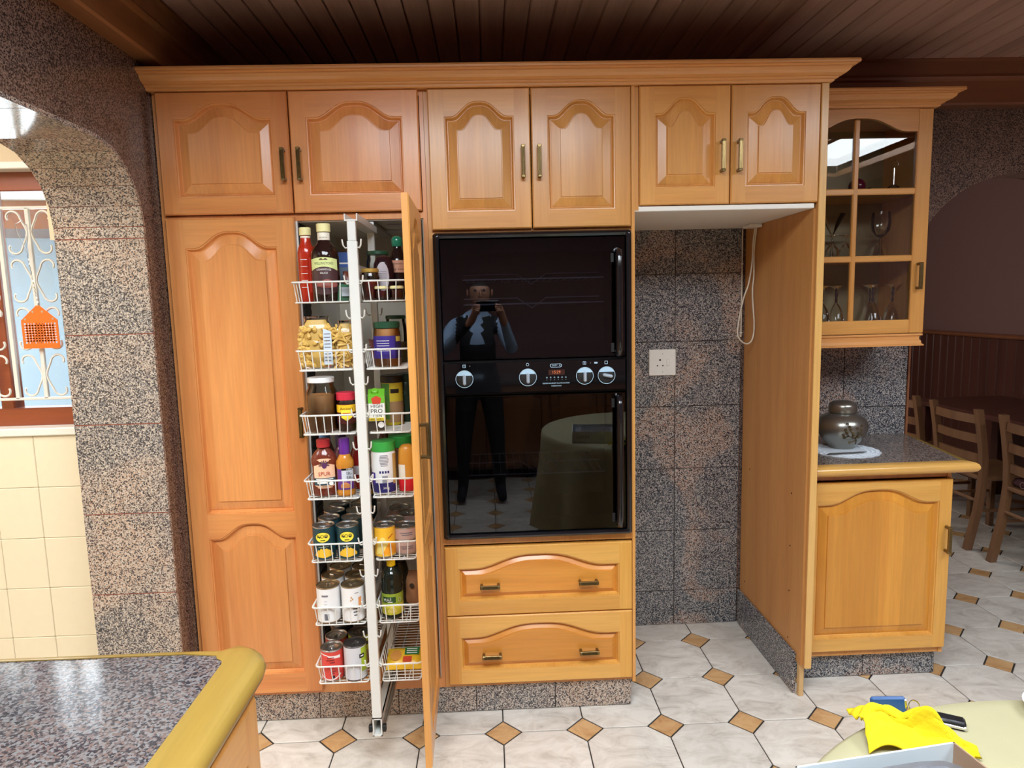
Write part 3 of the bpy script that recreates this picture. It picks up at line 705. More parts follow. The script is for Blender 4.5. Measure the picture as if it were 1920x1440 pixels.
def odoor(z0, z1, hz0, hz1):
    d_ = wp(MB().cbox(.0265, .6745, -.018, -.012, z0, z1, .002), 'oven_door', OVENG, t)
    # opaque border behind the glass
    bd = MB(); y0, y1 = -.0115, -.004
    bd.box(.028, .085, y0, y1, z0+.002, z1-.002); bd.box(.625, .673, y0, y1, z0+.002, z1-.002); bd.box(.085, .625, y0, y1, z0+.002, z0+.05); bd.box(.085, .625, y0, y1, z1-.05, z1-.002)
    bd.build('door_border', BLACK, d_)
    mz = (hz0+hz1)/2; pts = []; X = .645
    pts = [(X, -.016, hz0+.012), (X, -.034, hz0+.004), (X, -.050, hz0+.008), (X, -.056, hz0+.030)]
    for k in range(1, 8): pts.append((X, -.058, hz0+.03+(hz1-hz0-.06)*k/8))
    pts += [(X, -.056, hz1-.030), (X, -.050, hz1-.008), (X, -.034, hz1-.004), (X, -.016, hz1-.012)]
    MB().tube(pts, [.009, .010, .0115]+[.0125]*(len(pts)-6)+[.0115, .010, .009], 12).build('oven_handle', BLACK, d_, smooth=60)
    for z in (hz0+.028, hz1-.028): MB().cbox(.622, .633, -.021, -.017, z-.016, z+.016, .001).build('hinge_catch', BLACKM, d_)
odoor(1.362, 1.783, 1.366, 1.737); odoor(.728, 1.232, .742, 1.222)
cp = wp(MB().cbox(.0265, .6745, -.018, -.002, 1.242, 1.352, .002), 'control_panel', col('black_glass_panel', 8, 8, 10, .06, coat=.5), t)
OVI = col('pale_blue_print', 176, 204, 222, .4)
def racks(z, ys, zs2=None):
    r = MB()
    r.tube([(.10, ys, z), (.61, ys, z)], .0025, 6); r.tube([(.10, ys+.34, z+.002), (.61, ys+.34, z+.002)], .0025, 6)
    for k in range(19): x = .11+k*.0272; r.tube([(x, ys, z+.002), (x, ys+.34, z+.002)], .0015, 4)
    r.tube([(.10, ys+.1, z+.022), (.30, ys+.1, z+.022), (.355, ys+.1, z-.016), (.41, ys+.1, z+.022), (.61, ys+.1, z+.022)], .0018, 5)
    wp(r, 'oven_rack', col('plated_wire', 205, 208, 212, .35, metal=.3), t)
racks(1.645, .06); racks(1.556, .06); racks(.924, .06)
for kx, an in ((.098, 0), (.323, 0), (.526, 0), (.604, 1.35)):
    kb = wp(MB().lathe([(0, 0), (.029, 0), (.029, .003), (.026, .006), (.024, .007), (0, .007)], 28), 'knob', BLACKM, t, smooth=40)
    kb.rotation_euler = (pi/2, 0, 0); kb.location = (kx-.35, -.018, 1.296-.70)
    ring(.0295, .0312, 36).build('dial_ring', OVI, kb, (0, 0, 0.0075), (-pi/2, 0, 0))
    seg = []
    n = 14; c0 = .012
    a0 = math.asin(c0/.0295)
    pts = [(.0292*cos(a0+(pi-2*a0)*k/n), .0292*sin(a0+(pi-2*a0)*k/n)) for k in range(n+1)]
    MB().add([(x, z, 0) for x, z in pts], [tuple(range(len(pts)))]).build('dial_scale', OVI, kb, (0, 0, .0078))
    g = MB().cbox(-.0055, .0055, -.021, .015, 0, .016, .004)
    g.build('knob_grip', col('grip_silver', 176, 188, 200, .3, metal=.2), kb, (0, 0, .006), (0, 0, an))
for x, sh in ((.098, 0), (.323, 1), (.526, 0), (.604, 2)):
    q = MB(); s_ = .0055
    if sh != 1: q.add([(a*s_, 0, c*s_) for a, c in ((-1, -1), (1, -1), (1, 1), (-1, 1), (-.75, -.75), (.75, -.75), (.75, .75), (-.75, .75))], [(0, 1, 5, 4), (1, 2, 6, 5), (2, 3, 7, 6), (3, 0, 4, 7)])
    else: q = ring(.0042, .0055, 12)
    if sh == 0: q.add([(-.001, 0, -.003), (.001, 0, -.003), (.001, 0, .003), (-.001, 0, .003)], [(0, 1, 2, 3)])
    wp(q, 'dial_symbol', OVI, t).location = (x-.35, -.0186, 1.341-.70)
for x in (.118, .548): wp(disc(.002, 8), 'pilot_light', STEEL, t).location = (x-.35, -.0186, 1.341-.70)
wp(MB().cbox(-.006, .006, -.003, 0, -.003, .003, .001), 'push_button', OVI, t).location = (.567-.35, -.0175, 1.341-.70)
lg = MB(); a = rrect(-.021, .021, -.0065, .0065, .006); c_ = rrect(-.0195, .0195, -.0053, .0053, .005)
n = len(a); lg.add([(x, 0, z) for x, z in a]+[(x, 0, z) for x, z in c_], [(k, (k+1) % n, n+(k+1) % n, n+k) for k in range(n)])
lg = wp(lg, 'logo_border', OVI, t); lg.location = (.424-.35, -.0187, 1.335-.70)
text('DEFY', .0085, OVI, lg, (-.004, -.0002, 0)); text('G', .0085, OVI, lg, (.014, -.0002, 0))
dp = wp(MB().box(-.029, .029, -.0006, 0, -.0095, .0095), 'clock_display', col('display_glass', 58, 32, 26, .25), t); dp.location = (.426-.35, -.0182, 1.311-.70)
text('15:29', .014, emit('display_digits', srgb(225, 120, 70), .9), dp, (.0, -.0009, 0))
for k in range(6):
    x = .391+k*.0136
    wp(ring(.0018, .0026, 8), 'touch_symbol', OVI, t).location = (x-.35, -.0186, 1.2925-.70)
    wp(disc(.001, 6), 'touch_mark', OVI, t).location = (x-.35, -.0186, 1.284-.70)
text('GEMINI GOURMET MULTIFUNCTION', .0065, OVI, t, (.424-.35, -.0187, 1.2715-.70), width=.096)
text('THERMOFAN', .006, OVI, t, (.424-.35, -.0187, 1.262-.70), width=.036)

# ================================================================== PULL-OUT LARDER
PX, PY = -.222, -.28
TOPS = [1.638, 1.426, 1.222, 1.011, .802, .587, .383]; BH = .062
t = thing('pull_out_larder', 'white wire pull-out larder rack drawn out of the open pantry', 'larder rack', (PX, PY, .15))
Z = lambda z: z-.15
MB().cbox(-.0155, .0155, 0, .022, Z(.185), Z(1.76), .002).build('front_post', WIRE, t)
MB().cbox(-.013, .013, .002, .020, Z(1.76), Z(1.825), .002).build('post_extension', WIRE, t)
ch = MB(); ch.box(-.017, .017, 0, .36, Z(1.820), Z(1.824)); ch.box(-.020, -.017, 0, .36, Z(1.820), Z(1.842)); ch.box(.017, .020, 0, .36, Z(1.820), Z(1.842)); ch.build('top_channel', WIRE, t)
MB().cbox(-.012, .012, .34, .36, Z(.2), Z(1.82), .002).build('rear_post', WIRE, t)
MB().cbox(-.008, .008, .02, .34, Z(1.665), Z(1.690), .002).build('tie_rail', WIRE, t)
bt = MB(); x, zz0, zz1 = .0155, Z(.128), Z(.195)
bt.box(-x, -x+.004, 0, .42, zz0, zz1); bt.box(x-.004, x, 0, .42, zz0, zz1); bt.box(-x, x, 0, .42, zz1-.004, zz1); bt.box(-x, x, 0, .42, zz0, zz0+.004); bt.box(-x+.004, x-.004, .2, .21, zz0+.004, zz1-.004)
bt.build('bottom_tube', WIRE, t)
rl = MB()
for sg in (-1, 1): rl.cbox(sg*.021-.005, sg*.021+.005, .002, .60, Z(.1465), Z(.166), .0015)
rl.build('runner', STEEL, t)
rl = MB()
for sg in (-1, 1): rl.cbox(sg*.023-.006, sg*.023+.006, -.004, .012, Z(.145), Z(.168), .0015)
rl.build('runner_end', BLACKM, t)
tr_ = MB().box(-.02, .02, .30, .75, Z(1.843), Z(1.853)).box(.045, .10, .42, .43, Z(1.848), Z(1.856)).box(.02, .09, .60, .606, Z(1.846), Z(1.856)); tr_.build('top_runner', STEEL, t)
hk = None
hz = []
for a, b_ in zip(TOPS, TOPS[1:]+[.18]): hz += [a, (a+b_)/2]
for z in [1.747]+hz[:-1]:
    for sg in (1, -1):
        pts = [(sg*.014, .010, 0), (sg*.022, .004, -.002), (sg*.027, .000, .006), (sg*.029, -.002, .024)]
        if (hk is None) or sg not in hk:
            hk = hk or {}; hk[sg] = MB().tube(pts, .0026, 6).build('hook', WIRE, t, (0, 0, Z(z)-.006), smooth=60).data
        else: link('hook', hk[sg], t, (0, 0, Z(z)-.006))
for sg in (1, -1):
    for z in (1.53, 1.12): link('hook', hk[sg], t, (0, .335, Z(z)))
def basket(w, L, h):
    m = MB(); r = .0026; rr = .012
    def loop(w, L, z, rad, n=3):
        pts = []
        for cx, cy, a in ((w-rad, rad, -90), (w-rad, L-rad, 0), (rad, L-rad, 90), (rad, rad, 180)):
            pts += [(cx+rad*cos(radians(a+90*k/n)), cy+rad*sin(radians(a+90*k/n)), z) for k in range(n+1)]
        return pts
    m.tube(loop(w, L, h, .014), .0030, 6, closed=True)
    ins = .007
    bot = [(x*(w-2*ins)/w+ins, y*(L-2*ins)/L+ins, 0) for x, y, _ in loop(w, L, 0, .010)]
    m.tube(bot, .0024, 5, closed=True)
    nx = round(w/.0268); ny = round(L/.030)
    for k in range(1, nx):
        x = w*k/nx; xb = ins+(w-2*ins)*k/nx
        for y, yb in ((0, ins), (L, L-ins)): m.tube([(x, y, h), (xb, yb, -.001)], .0018, 5)
    for k in range(1, ny):
        y = L*k/ny; yb = ins+(L-2*ins)*k/ny
        for x, xb in ((0, ins), (w, w-ins)): m.tube([(x, y, h), (xb, yb, -.001)], .0018, 4)
    for k in range(1, int(L/.02)): m.tube([(ins, L*.02/L*k, .001), (w-ins, L*.02/L*k, .001)], .0016, 4)
    for k in (1, 2): m.tube([(w*k/3, ins, -.002), (w*k/3, L-ins, -.002)], .0018, 4)
    return m
BW, BL = .176, .44
bm_ = {}
for z in TOPS:
    for x, w_ in ((-.0165-BW, BW), (.0165, .141)):
        if w_ not in bm_: bm_[w_] = basket(w_, BL, BH).build('wire_basket', WIRE, t, (x, 0, Z(z)-BH), smooth=50).data
        else: link('wire_basket', bm_[w_], t, (x, 0, Z(z)-BH))
FZ = [z-BH+.0035 for z in TOPS]      # level on which things stand in each basket

# ---------------------------------------------------------------- groceries
FACE = .19      # turn labels a little to the right
def can(name, label, x, y, row, r, h, band, rot=FACE, z=None, cat='can', tab=False, lidm=None, group=None):
    t = thing(name, label, cat, (x, y, FZ[row] if z is None else z), rot, group)
    lm = lidm or STEEL
    MB().lathe([(0, 0), (r-.002, 0), (r, .0015), (r, .003), (r-.0012, .0045), (r-.0012, h-.0045), (r, h-.003), (r, h-.0005), (r-.001, h), (r-.002, h-.0005), (r-.003, h-.004), (r*.82, h-.004), (r*.80, h-.0032), (r*.5, h-.0034), (r*.48, h-.004), (0, h-.004)], 28).build('can_body', lm, t, smooth=40)
    if band: MB().lathe([(r-.0008, .0048), (r-.0008, h-.0048)], 28).build('paper_label', band, t, smooth=60)
    if tab:
        tb = MB().tube([(.004*cos(a*pi/6)+.008, .008*sin(a*pi/6), h-.0022) for a in range(12)], .0012, 4, closed=True); tb.tube([(.004, 0, h-.0025), (-.012, 0, h-.0028)], .0022, 5)
        tb.build('pull_tab', STEEL, t, rot=(0, 0, random.uniform(0, 6)))
    return t
def bottle(name, label, x, y, row, body, bm, cap=None, cm=None, rot=FACE, cat='bottle', sx=1, sy=1, n=28, z=None, fill=None, fm=None, sharp=50):
    t = thing(name, label, cat, (x, y, FZ[row] if z is None else z), rot)
    MB().lathe(body, n, sx=sx, sy=sy).build('bottle_body' if cat == 'bottle' else 'jar_body', bm, t, smooth=sharp)
    if fill: MB().lathe(fill, n, sx=sx, sy=sy).build('contents', fm, t, smooth=sharp)
    if cap: MB().lathe(cap, n).build('cap' if cat == 'bottle' else 'lid', cm, t, smooth=40)
    return t
def label_(t, r, z0, z1, a0, a1, m, sx=1, sy=1, shape=None, name='label_patch'):
    return arcstrip(r, z0, z1, a0, a1, 14, sx, sy, shape=shape).build(name, m, t, smooth=60)
def capp(r, z0, z1, rim=.001): return [(0, z0), (r-rim, z0), (r, z0+rim), (r, z1-.002), (r-.002, z1), (0, z1)]
Lb = lambda n, r, g, b, ro=.4: col(n, r, g, b, ro)
# ---- row 1 left
t = bottle('sauce_bottle', 'slim red sauce bottle with cream cap at the back left of the top basket', -.392, -.165, 0,
  [(0, 0), (.024, 0), (.027, .004), (.027, .10), (.0262, .103), (.027, .106), (.027, .155), (.024, .172), (.0165, .188), (.0155, .21), (0, .21)], Lb('red_chilli_sauce', 178, 44, 24, .12), capp(.0185, .211, .236), Lb('cream_cap', 236, 226, 164))
label_(t, .0158, .186, .209, -1.3, 1.3, Lb('cream_label', 240, 232, 214)); label_(t, .0275, .03, .14, .3, 1.5, Lb('scarlet_label', 214, 58, 40))
for k in range(5): label_(t, .0276, .045+k*.022, .0465+k*.022, -.7, .1, INKW)
t = bottle('steakhouse_sauce_bottle', 'dark steakhouse sauce bottle with cream cap and green and brown label', -.322, -.212, 0,
  [(0, 0), (.040, 0), (.043, .005), (.0435, .05), (.0435, .135), (.042, .150), (.036, .166), (.024, .180), (.0195, .190), (.0185, .214), (0, .214)], Lb('dark_brown_sauce', 38, 20, 18, .08), capp(.0215, .215, .241), MATS['cream_cap'], rot=.1)
label_(t, .0445, .028, .132, -1.05, 1.05, Lb('dark_plum_label', 72, 44, 46), shape=lambda q: (.030-.010*sin(pi*q), .128+.006*sin(pi*q)))
label_(t, .0447, .098, .13, -1.05, 1.05, Lb('pale_green_label', 214, 222, 150), shape=lambda q: (.094+.012*sin(pi*q), .129+.006*sin(pi*q)))
text("WELLINGTON'S", .0115, INK, t, (0, 0, .116), bend=.0450, width=.062); text('STEAKHOUSE', .0085, INKW, t, (0, 0, .0975), bend=.0450, width=.046, arc=3); text('SAUCE', .0075, INKW, t, (0, 0, .0865), bend=.0450, width=.024)
label_(t, .0449, .127, .132, -.3, .3, Lb('hill_brown', 96, 70, 34), shape=lambda q: (.1265, .1275+.005*abs(sin(2*pi*q))))
label_(t, .0449, .042, .066, -.55, .95, Lb('meat_picture', 150, 84, 74, .5), shape=lambda q: (.046-.006*sin(pi*q), .056+.012*sin(pi*q)**2))
label_(t, .0196, .190, .213, -1.3, 1.3, MATS['cream_label']); text('WELLINGTON', .0065, INK, t, (0, 0, .197), bend=.0199, width=.026)
def carton(name, label, x, y, row, w, d, h, m, rot=FACE, cat='carton', z=None):
    t = thing(name, label, cat, (x, y, FZ[row] if z is None else z), rot)
    MB().cbox(-w/2, w/2, -d/2, d/2, 0, h, .0015).build('box_body', m, t); return t
t = carton('blue_carton', 'blue and grey upright carton behind the steakhouse sauce bottle', -.305, -.03, 0, .072, .04, .165, Lb('slate_carton', 92, 110, 130))
MB().box(-.0362, .0362, -.0205, -.0195, .115, .1652).build('blue_panel', Lb('royal_blue', 40, 84, 160), t); MB().box(-.018, .018, -.0208, -.0204, .126, .131).build('print_line', INKW, t)
def sachet(name, label, x, y, row, w, h, m, rot=0, tilt=.2, z=None, cat='sachet', th=.012):
    t = thing(name, label, cat, (x, y, FZ[row] if z is None else z), rot)
    vs = []; nx, nz = 8, 8
    for sd in (-1, 1):
        for j in range(nz+1):
            for i in range(nx+1):
                u, v = i/nx, j/nz; k = (sin(pi*u)*sin(pi*v))**.6 if 0 < u < 1 and 0 < v < 1 else 0
                vs.append(((u-.5)*w, sd*th*k*(1+.25*sin(7*u+5*v))+v*h*tilt, v*h*cos(tilt)+.002*sin(9*u)*v))
    m_ = (nx+1)*(nz+1); fs = []
    for sd in (0, 1):
        for j in range(nz):
            for i in range(nx):
                a = sd*m_+j*(nx+1)+i; fs.append((a, a+1, a+nx+2, a+nx+1))
    MB().add(vs, fs).build('packet', m, t, smooth=60); return t
sachet('brown_sachet', 'brown and red foil sachet standing behind the larder post in the top basket', -.262, -.10, 0, .05, .10, Lb('red_brown_foil', 138, 66, 44, .3), .5)
t = sachet('green_sachet', 'small green and silver sachet at the front of the top basket', -.266, -.225, 0, .045, .055, Lb('green_foil', 66, 112, 84, .3), .3)
MB().box(-.008, .02, -.0125, -.012, .014, .042).build('silver_patch', Lb('silver_print', 176, 184, 190), t)
# ---- row 1 right
GOLD = col('gold_lid', 204, 168, 84, .3, metal=.6); DGREEN = Lb('dark_green_lid', 34, 78, 54, .35)
def jar(name, label, x, y, row, r, h, lidm, fm, fillh, lh=.012, neck=.88, **k):
    body = [(0, .001), (r-.003, .001), (r, .005), (r, h*.72), (r*.97, h*.78), (r*neck, h*.86), (r*neck, h-lh)]
    fl = [(0, .003), (r-.004, .003), (r-.002, .006), (r-.002, min(h*.70, fillh)), (0, min(h*.70, fillh))] if fillh <= h*.74 else [(0, .003), (r-.004, .003), (r-.002, .006), (r-.002, h*.70), (r*neck-.003, h*.85), (r*neck-.003, fillh), (0, fillh)]
    return bottle(name, label, x, y, row, body, JARG, capp(r*neck+.002, h-lh, h), lidm, cat='jar', fill=fl, fm=fm, **k)
JAM = Lb('red_jam', 112, 34, 26, .2)
jar('jam_jar', 'small red jam jar with gold lid beside the larder post', -.180, -.228, 0, .029, .098, GOLD, JAM, .062)
jar('olive_jar', 'large glass jar with dark green lid at the back of the top right basket', -.180, -.06, 0, .040, .165, DGREEN, Lb('dark_olives', 66, 58, 52, .3), .09)
t = bottle('balsamic_squeeze_bottle', 'dark squeeze bottle with an oval pale back label in the top right basket', -.146, -.165, 0,
  [(0, .0), (.018, 0), (.020, .004), (.022, .02), (.030, .05), (.034, .09), (.032, .115), (.024, .134), (.014, .141), (0, .142)], Lb('dark_syrup', 40, 18, 24, .1), sy=.7)
label_(t, .0352, .03, .118, -.8, .45, Lb('lilac_grey_label', 190, 182, 188), sy=.72, shape=lambda q: (.074-.046*sqrt(max(0, 1-(2*q-1)**2)), .074+.046*sqrt(max(0, 1-(2*q-1)**2))))
for k in range(6): label_(t, .0356, .06+k*.006, .0615+k*.006, -.55, .2, Lb('grey_print', 120, 112, 120), sy=.72)
t = bottle('soy_sauce_bottle', 'soy sauce bottle with glossy green cap beside the open pantry door', -.106, -.12, 0,
  [(0, 0), (.030, 0), (.032, .004), (.032, .11), (.030, .130), (.022, .150), (.0135, .168), (.013, .176), (0, .176)], Lb('black_soy', 30, 18, 16, .08), [(0, .174), (.016, .174), (.018, .180), (.018, .196), (.015, .204), (.008, .208), (0, .208)], Lb('emerald_cap', 30, 120, 92, .15))
label_(t, .0327, .088, .128, -1.1, 1.1, Lb('pinkish_label', 206, 150, 122)); text('KIKKOMAN', .006, INK, t, (0, 0, .116), bend=.0331, width=.034); text('Soy Sauce', .009, INK, t, (0, 0, .099), bend=.0331, width=.046)
for k, (x, y) in enumerate(((-.143, -.248), (-.096, -.248))):
    jar('preserve_jar', ['tiny purple preserve jar with cream lid next to the jam jar', 'tiny purple preserve jar with cream lid nearest the open door'][k], x, y, 0, .021, .042, MATS['cream_cap'], Lb('purple_preserve', 84, 26, 34, .2), .028, lh=.009, neck=.95)
# ---- row 2
PASTA = plain('dry_pasta', srgb(222, 182, 96), .5, noise=.12, nscale=120)
def pasta_bag(name, label, x, y, w, d, h, shell, npc, seed):
    rnd = random.Random(seed); t = thing(name, label, 'bag', (x, y, FZ[1]), .15)
    def bag(k0, top):
        m = MB(); n = 24; prof = [(.72, .0), (.96, .012), (1, .04), (1.0, h*.45), (.97, h*.68), (.86, h*.82), (.66, h*.92)] + ([(.72, h)] if top else [])
        rings = []
        for a, z in prof:
            rings.append([(k0*a*w/2*(abs(cos(2*pi*k/n))**.55)*(1 if cos(2*pi*k/n) > 0 else -1)*(1+.03*sin(5*k+z*60)), k0*a*(.35 if z > h*.93 else 1)*d/2*(abs(sin(2*pi*k/n))**.55)*(1 if sin(2*pi*k/n) > 0 else -1)*(1+.04*sin(3*k+z*80)), z) for k in range(n)])
        vs = [p for r_ in rings for p in r_]
        fs = [(i*n+k, i*n+(k+1) % n, (i+1)*n+(k+1) % n, (i+1)*n+k) for i in range(len(prof)-1) for k in range(n)]
        m.add(vs, fs); return m
    core = bag(.86, False); core.build('pasta_mass', PASTA, t, (0, 0, .002), smooth=60)
    bag(1.04, True).build('film_bag', FILM, t, smooth=60)
    ps = MB()
    for q in range(npc):
        an = rnd.uniform(0, 2*pi); z = rnd.uniform(.008, h*.80); sc = 1 if z < h*.68 else 1-.9*(z/h-.68)
        px = .47*w*sc*(abs(cos(an))**.55)*(1 if cos(an) > 0 else -1); py = .46*d*sc*(abs(sin(an))**.55)*(1 if sin(an) > 0 else -1)
        dirv = Vector((rnd.uniform(-1, 1), rnd.uniform(-.3, .3), rnd.uniform(-1, 1))).normalized(); c = Vector((px, py, z))
        if shell: ps.tube([c-dirv*.011+Vector((0, -.002, .003)), c-dirv*.005, c+Vector((0, -.004, .002)), c+dirv*.006, c+dirv*.011+Vector((0, 0, .003))], [.003, .0065, .0078, .0062, .003], 6)
        else: ps.tube([c-dirv*.020, c+dirv*.020], .0037, 6)
    tag(ps.build('pasta_pieces', PASTA, t, smooth=60), kind='stuff')
    return t
t = pasta_bag('shell_pasta_bag', 'clear bag of pasta shells with a pale blue label in the second basket', -.362, -.205, .108, .075, .165, True, 150, 3)
label_(t, .0, .0, .0, 0, 0, INK) if 0 else None
MB().add([(.020, -.0415, .0), (.048, -.0395, .0), (.046, -.0400, .105), (.022, -.0420, .115)], [(0, 1, 2, 3)]).build('label_strip', Lb('pale_blue_label', 206, 220, 232), t, (0, -.002, .012))
for k in range(9): MB().add([(.024, -.0420, 0), (.043, -.0408, 0), (.043, -.0408, .0025), (.024, -.0420, .0025)], [(0, 1, 2, 3)]).build('print_line', Lb('grey_print', 120, 112, 120), t, (0, -.0025, .024+k*.0105))
MB().add([(-.004, -.043, .088), (.012, -.043, .085), (.002, -.043, .082), (-.012, -.043, .092)], [(0, 1, 2, 3)]).build('white_flash', INKW, t)
pasta_bag('penne_pasta_bag', 'clear bag of penne pasta beside the larder post in the second basket', -.272, -.20, .066, .075, .150, False, 120, 5)
PB = Lb('peanut_butter', 206, 140, 84, .3)
t = jar('peanut_butter_jar', 'peanut butter jar with dark green lid and purple label', -.140, -.205, 1, .043, .142, DGREEN, PB, .118, lh=.020, neck=.93)
label_(t, .0436, .026, .098, -1.5, 1.35, Lb('violet_blue_label', 62, 48, 138)); label_(t, .0439, .026, .098, .55, 1.35, Lb('dark_violet', 44, 30, 84)); label_(t, .0441, .080, .096, .62, 1.2, Lb('gold_print', 196, 176, 78))
for k in range(5): label_(t, .0439, .05+k*.008, .0516+k*.008, -.9, .1, MATS['white_ink'])
jar('gherkin_jar', 'tall empty-looking jar with green lid behind the peanut butter', -.128, -.075, 1, .036, .160, DGREEN, Lb('brine', 150, 150, 120, .2), .07)
sachet('spice_sachet', 'red and grey striped sachet wedged beside the peanut butter jar', -.188, -.13, 1, .04, .085, Lb('red_grey_stripes', 150, 90, 84, .35), 1.2)
# ---- row 3
POWD = plain('brown_powder', srgb(164, 112, 66), .7, noise=.12, nscale=60)
t = bottle('large_powder_jar', 'big glass jar of brown powder with white lid', -.358, -.212, 2, [(0, .001), (.046, .001), (.050, .006), (.050, .108), (.047, .128), (.040, .144), (.0385, .158)], JARG, capp(.0425, .158, .174), Lb('white_lid', 236, 238, 238), cat='jar',
  fill=[(0, .003), (.045, .003), (.048, .007), (.048, .10), (.047, .118), (0, .122)], fm=POWD, sharp=60)
t = jar('pickle_jar', 'small spice jar with crimson lid and yellow hexagonal label', -.278, -.222, 2, .0315, .124, Lb('crimson_lid', 204, 44, 66), Lb('masala', 112, 44, 26, .3), .09, lh=.024, neck=.93)
label_(t, .0320, .025, .088, -1.25, 1.25, Lb('maroon_label', 84, 30, 30)); label_(t, .0323, .062, .086, -1.25, 1.25, Lb('yellow_label', 244, 196, 40)); label_(t, .0325, .040, .074, -.55, .55, Lb('bright_yellow', 250, 224, 70), shape=lambda q: (.046-.012*(1-abs(2*q-1)), .07))
text("Amina's", .013, INK, t, (0, 0, .0735), bend=.0327, width=.044); label_(t, .0327, .058, .0605, -.4, .4, Lb('red_print', 180, 40, 30)); label_(t, .0327, .052, .0545, -.3, .3, Lb('red_print', 180, 40, 30))
# high protein carton
t = carton('protein_drink_carton', 'white and green protein drink carton with green screw cap', -.180, -.225, 2, .052, .044, .112, Lb('carton_white', 236, 236, 226), rot=.12)
LIME = Lb('lime_green', 110, 186, 50)
MB().add([(-.026, -.022, .112), (.026, -.022, .112), (.026, .022, .112), (-.026, .022, .112), (-.026, .012, .128), (.026, .012, .128), (.026, .022, .130), (-.026, .022, .130)], [(0, 1, 5, 4), (4, 5, 6, 7), (0, 4, 7, 3), (1, 2, 6, 5), (2, 3, 7, 6)]).build('gable', LIME, t)
MB().lathe(capp(.0115, 0, .014), 18).build('screw_cap', LIME, t, (-.004, -.004, .118), (radians(26), 0, 0), smooth=40)
MB().box(-.0262, .0262, -.0226, -.022, .088, .1115).build('green_band', LIME, t); MB().add([(-.012, 0, 0), (.012, 0, 0), (.016, 0, .018), (0, 0, .026), (-.016, 0, .018)], [(0, 1, 2, 3, 4)]).build('red_crest', Lb('crest_red', 206, 70, 46), t, (0, -.0232, .086))
text('HIGH', .015, INK, t, (0, -.0228, .078), width=.036); text('PRO', .019, INK, t, (0, -.0228, .062), width=.036); text('TEIN', .013, INK, t, (0, -.0228, .047), width=.030)
MB().box(-.0262, .0262, -.0226, -.022, .0, .030).build('choc_picture', Lb('choc_brown', 60, 48, 38), t); MB().box(-.0262, .0262, -.0230, -.022, .031, .041).build('yellow_band', MATS['bright_yellow'], t); text('RECOVERY', .008, INK, t, (0, -.0233, .036), width=.038)
disc(.010, 14).build('round_badge', INKW, t, (.012, -.0232, .018))
t = bottle('spice_shaker', 'yellow spice shaker with black lid behind the protein drink', -.143, -.13, 2, [(0, 0), (.034, 0), (.036, .003), (.036, .145), (0, .145)], Lb('mustard_yellow', 196, 176, 50), capp(.0375, .142, .166), Lb('black_lid', 24, 24, 26), cat='jar')
label_(t, .0364, .02, .14, -1.5, -.3, Lb('leaf_green', 70, 120, 50)); label_(t, .0364, .01, .08, -.5, 1.4, Lb('kraft_brown', 150, 118, 84)); label_(t, .0368, .108, .122, -.2, .6, INK)
t = bottle('herb_shaker', 'dark green round shaker bottle beside the open pantry door', -.106, -.060, 2, [(0, 0), (.037, 0), (.039, .004), (.039, .12), (.034, .136), (0, .137)], Lb('bottle_green', 26, 54, 40, .3), capp(.033, .136, .164), Lb('deep_green_lid', 24, 62, 46), cat='jar')
label_(t, .0394, .086, .112, -1.2, .0, Lb('deep_green_lid', 24, 62, 46)); ring(.006, .0072, 14).build('ring_mark', Lb('sage_print', 130, 160, 130), t, (-.012, -.0382, .10), (0, 0, -.3))
# ---- row 4
t = bottle('burger_sauce_bottle', 'red-brown barbecue sauce bottle with crimson cap and peach label', -.360, -.222, 3,
  [(0, 0), (.036, 0), (.040, .004), (.040, .03), (.037, .05), (.037, .088), (.041, .108), (.040, .122), (.031, .140), (.020, .152), (.0185, .160), (0, .160)], Lb('bbq_sauce', 112, 48, 34, .12), capp(.0215, .158, .184), Lb('brick_red_cap', 176, 44, 48), sy=.7)
PEACH = Lb('peach_label', 242, 196, 160)
label_(t, .0385, .026, .122, -1.0, 1.0, PEACH, sy=.74, shape=lambda q: (.026+.004*abs(2*q-1)**4, .124-.016*abs(2*q-1)**3)); 
label_(t, .0390, .036, .060, -1.0, 1.0, Lb('dark_teal_label', 42, 74, 86), sy=.75)
for k in range(9):
    an = pi*k/8; MB().add([(0, 0, 0), (.014*cos(an-.13), 0, .014*sin(an-.13)), (.018*cos(an), 0, .018*sin(an)), (.014*cos(an+.13), 0, .014*sin(an+.13))], [(0, 1, 2, 3)]).build('feather', Lb('feather_brown', 120, 84, 60) if k % 2 else Lb('feather_dark', 78, 50, 84), t, (.0, -.0295, .102))
disc(.008, 14, 1, 1.15).build('emblem_face', Lb('emblem_purple', 92, 50, 92), t, (.001, -.0300, .101))
text('SPUR', .018, Lb('spur_red', 170, 56, 40), t, (0, -.030, .074), width=.038); label_(t, .0393, .0545, .0575, -.75, .75, INKW, sy=.76); text('SAUCE', .006, INK, t, (0, -.030, .032), width=.018); label_(t, .0393, .042, .051, -.65, .2, INKW, sy=.76)
disc(.007, 12).build('round_badge', INKW, t, (.020, -.0305, .042))
t = bottle('peri_peri_bottle', 'peri-peri sauce bottle with purple wrapped neck and orange sauce', -.292, -.228, 3,
  [(0, 0), (.028, 0), (.030, .004), (.030, .012), (.0265, .018), (.0265, .086), (.029, .098), (.028, .112), (.019, .128), (.0155, .138), (.0150, .150), (0, .150)], Lb('orange_sauce', 196, 128, 44, .12), [(0, .128), (.0160, .128), (.0170, .136), (.0175, .182), (.016, .186), (0, .186)], Lb('purple_foil', 100, 44, 138, .25))
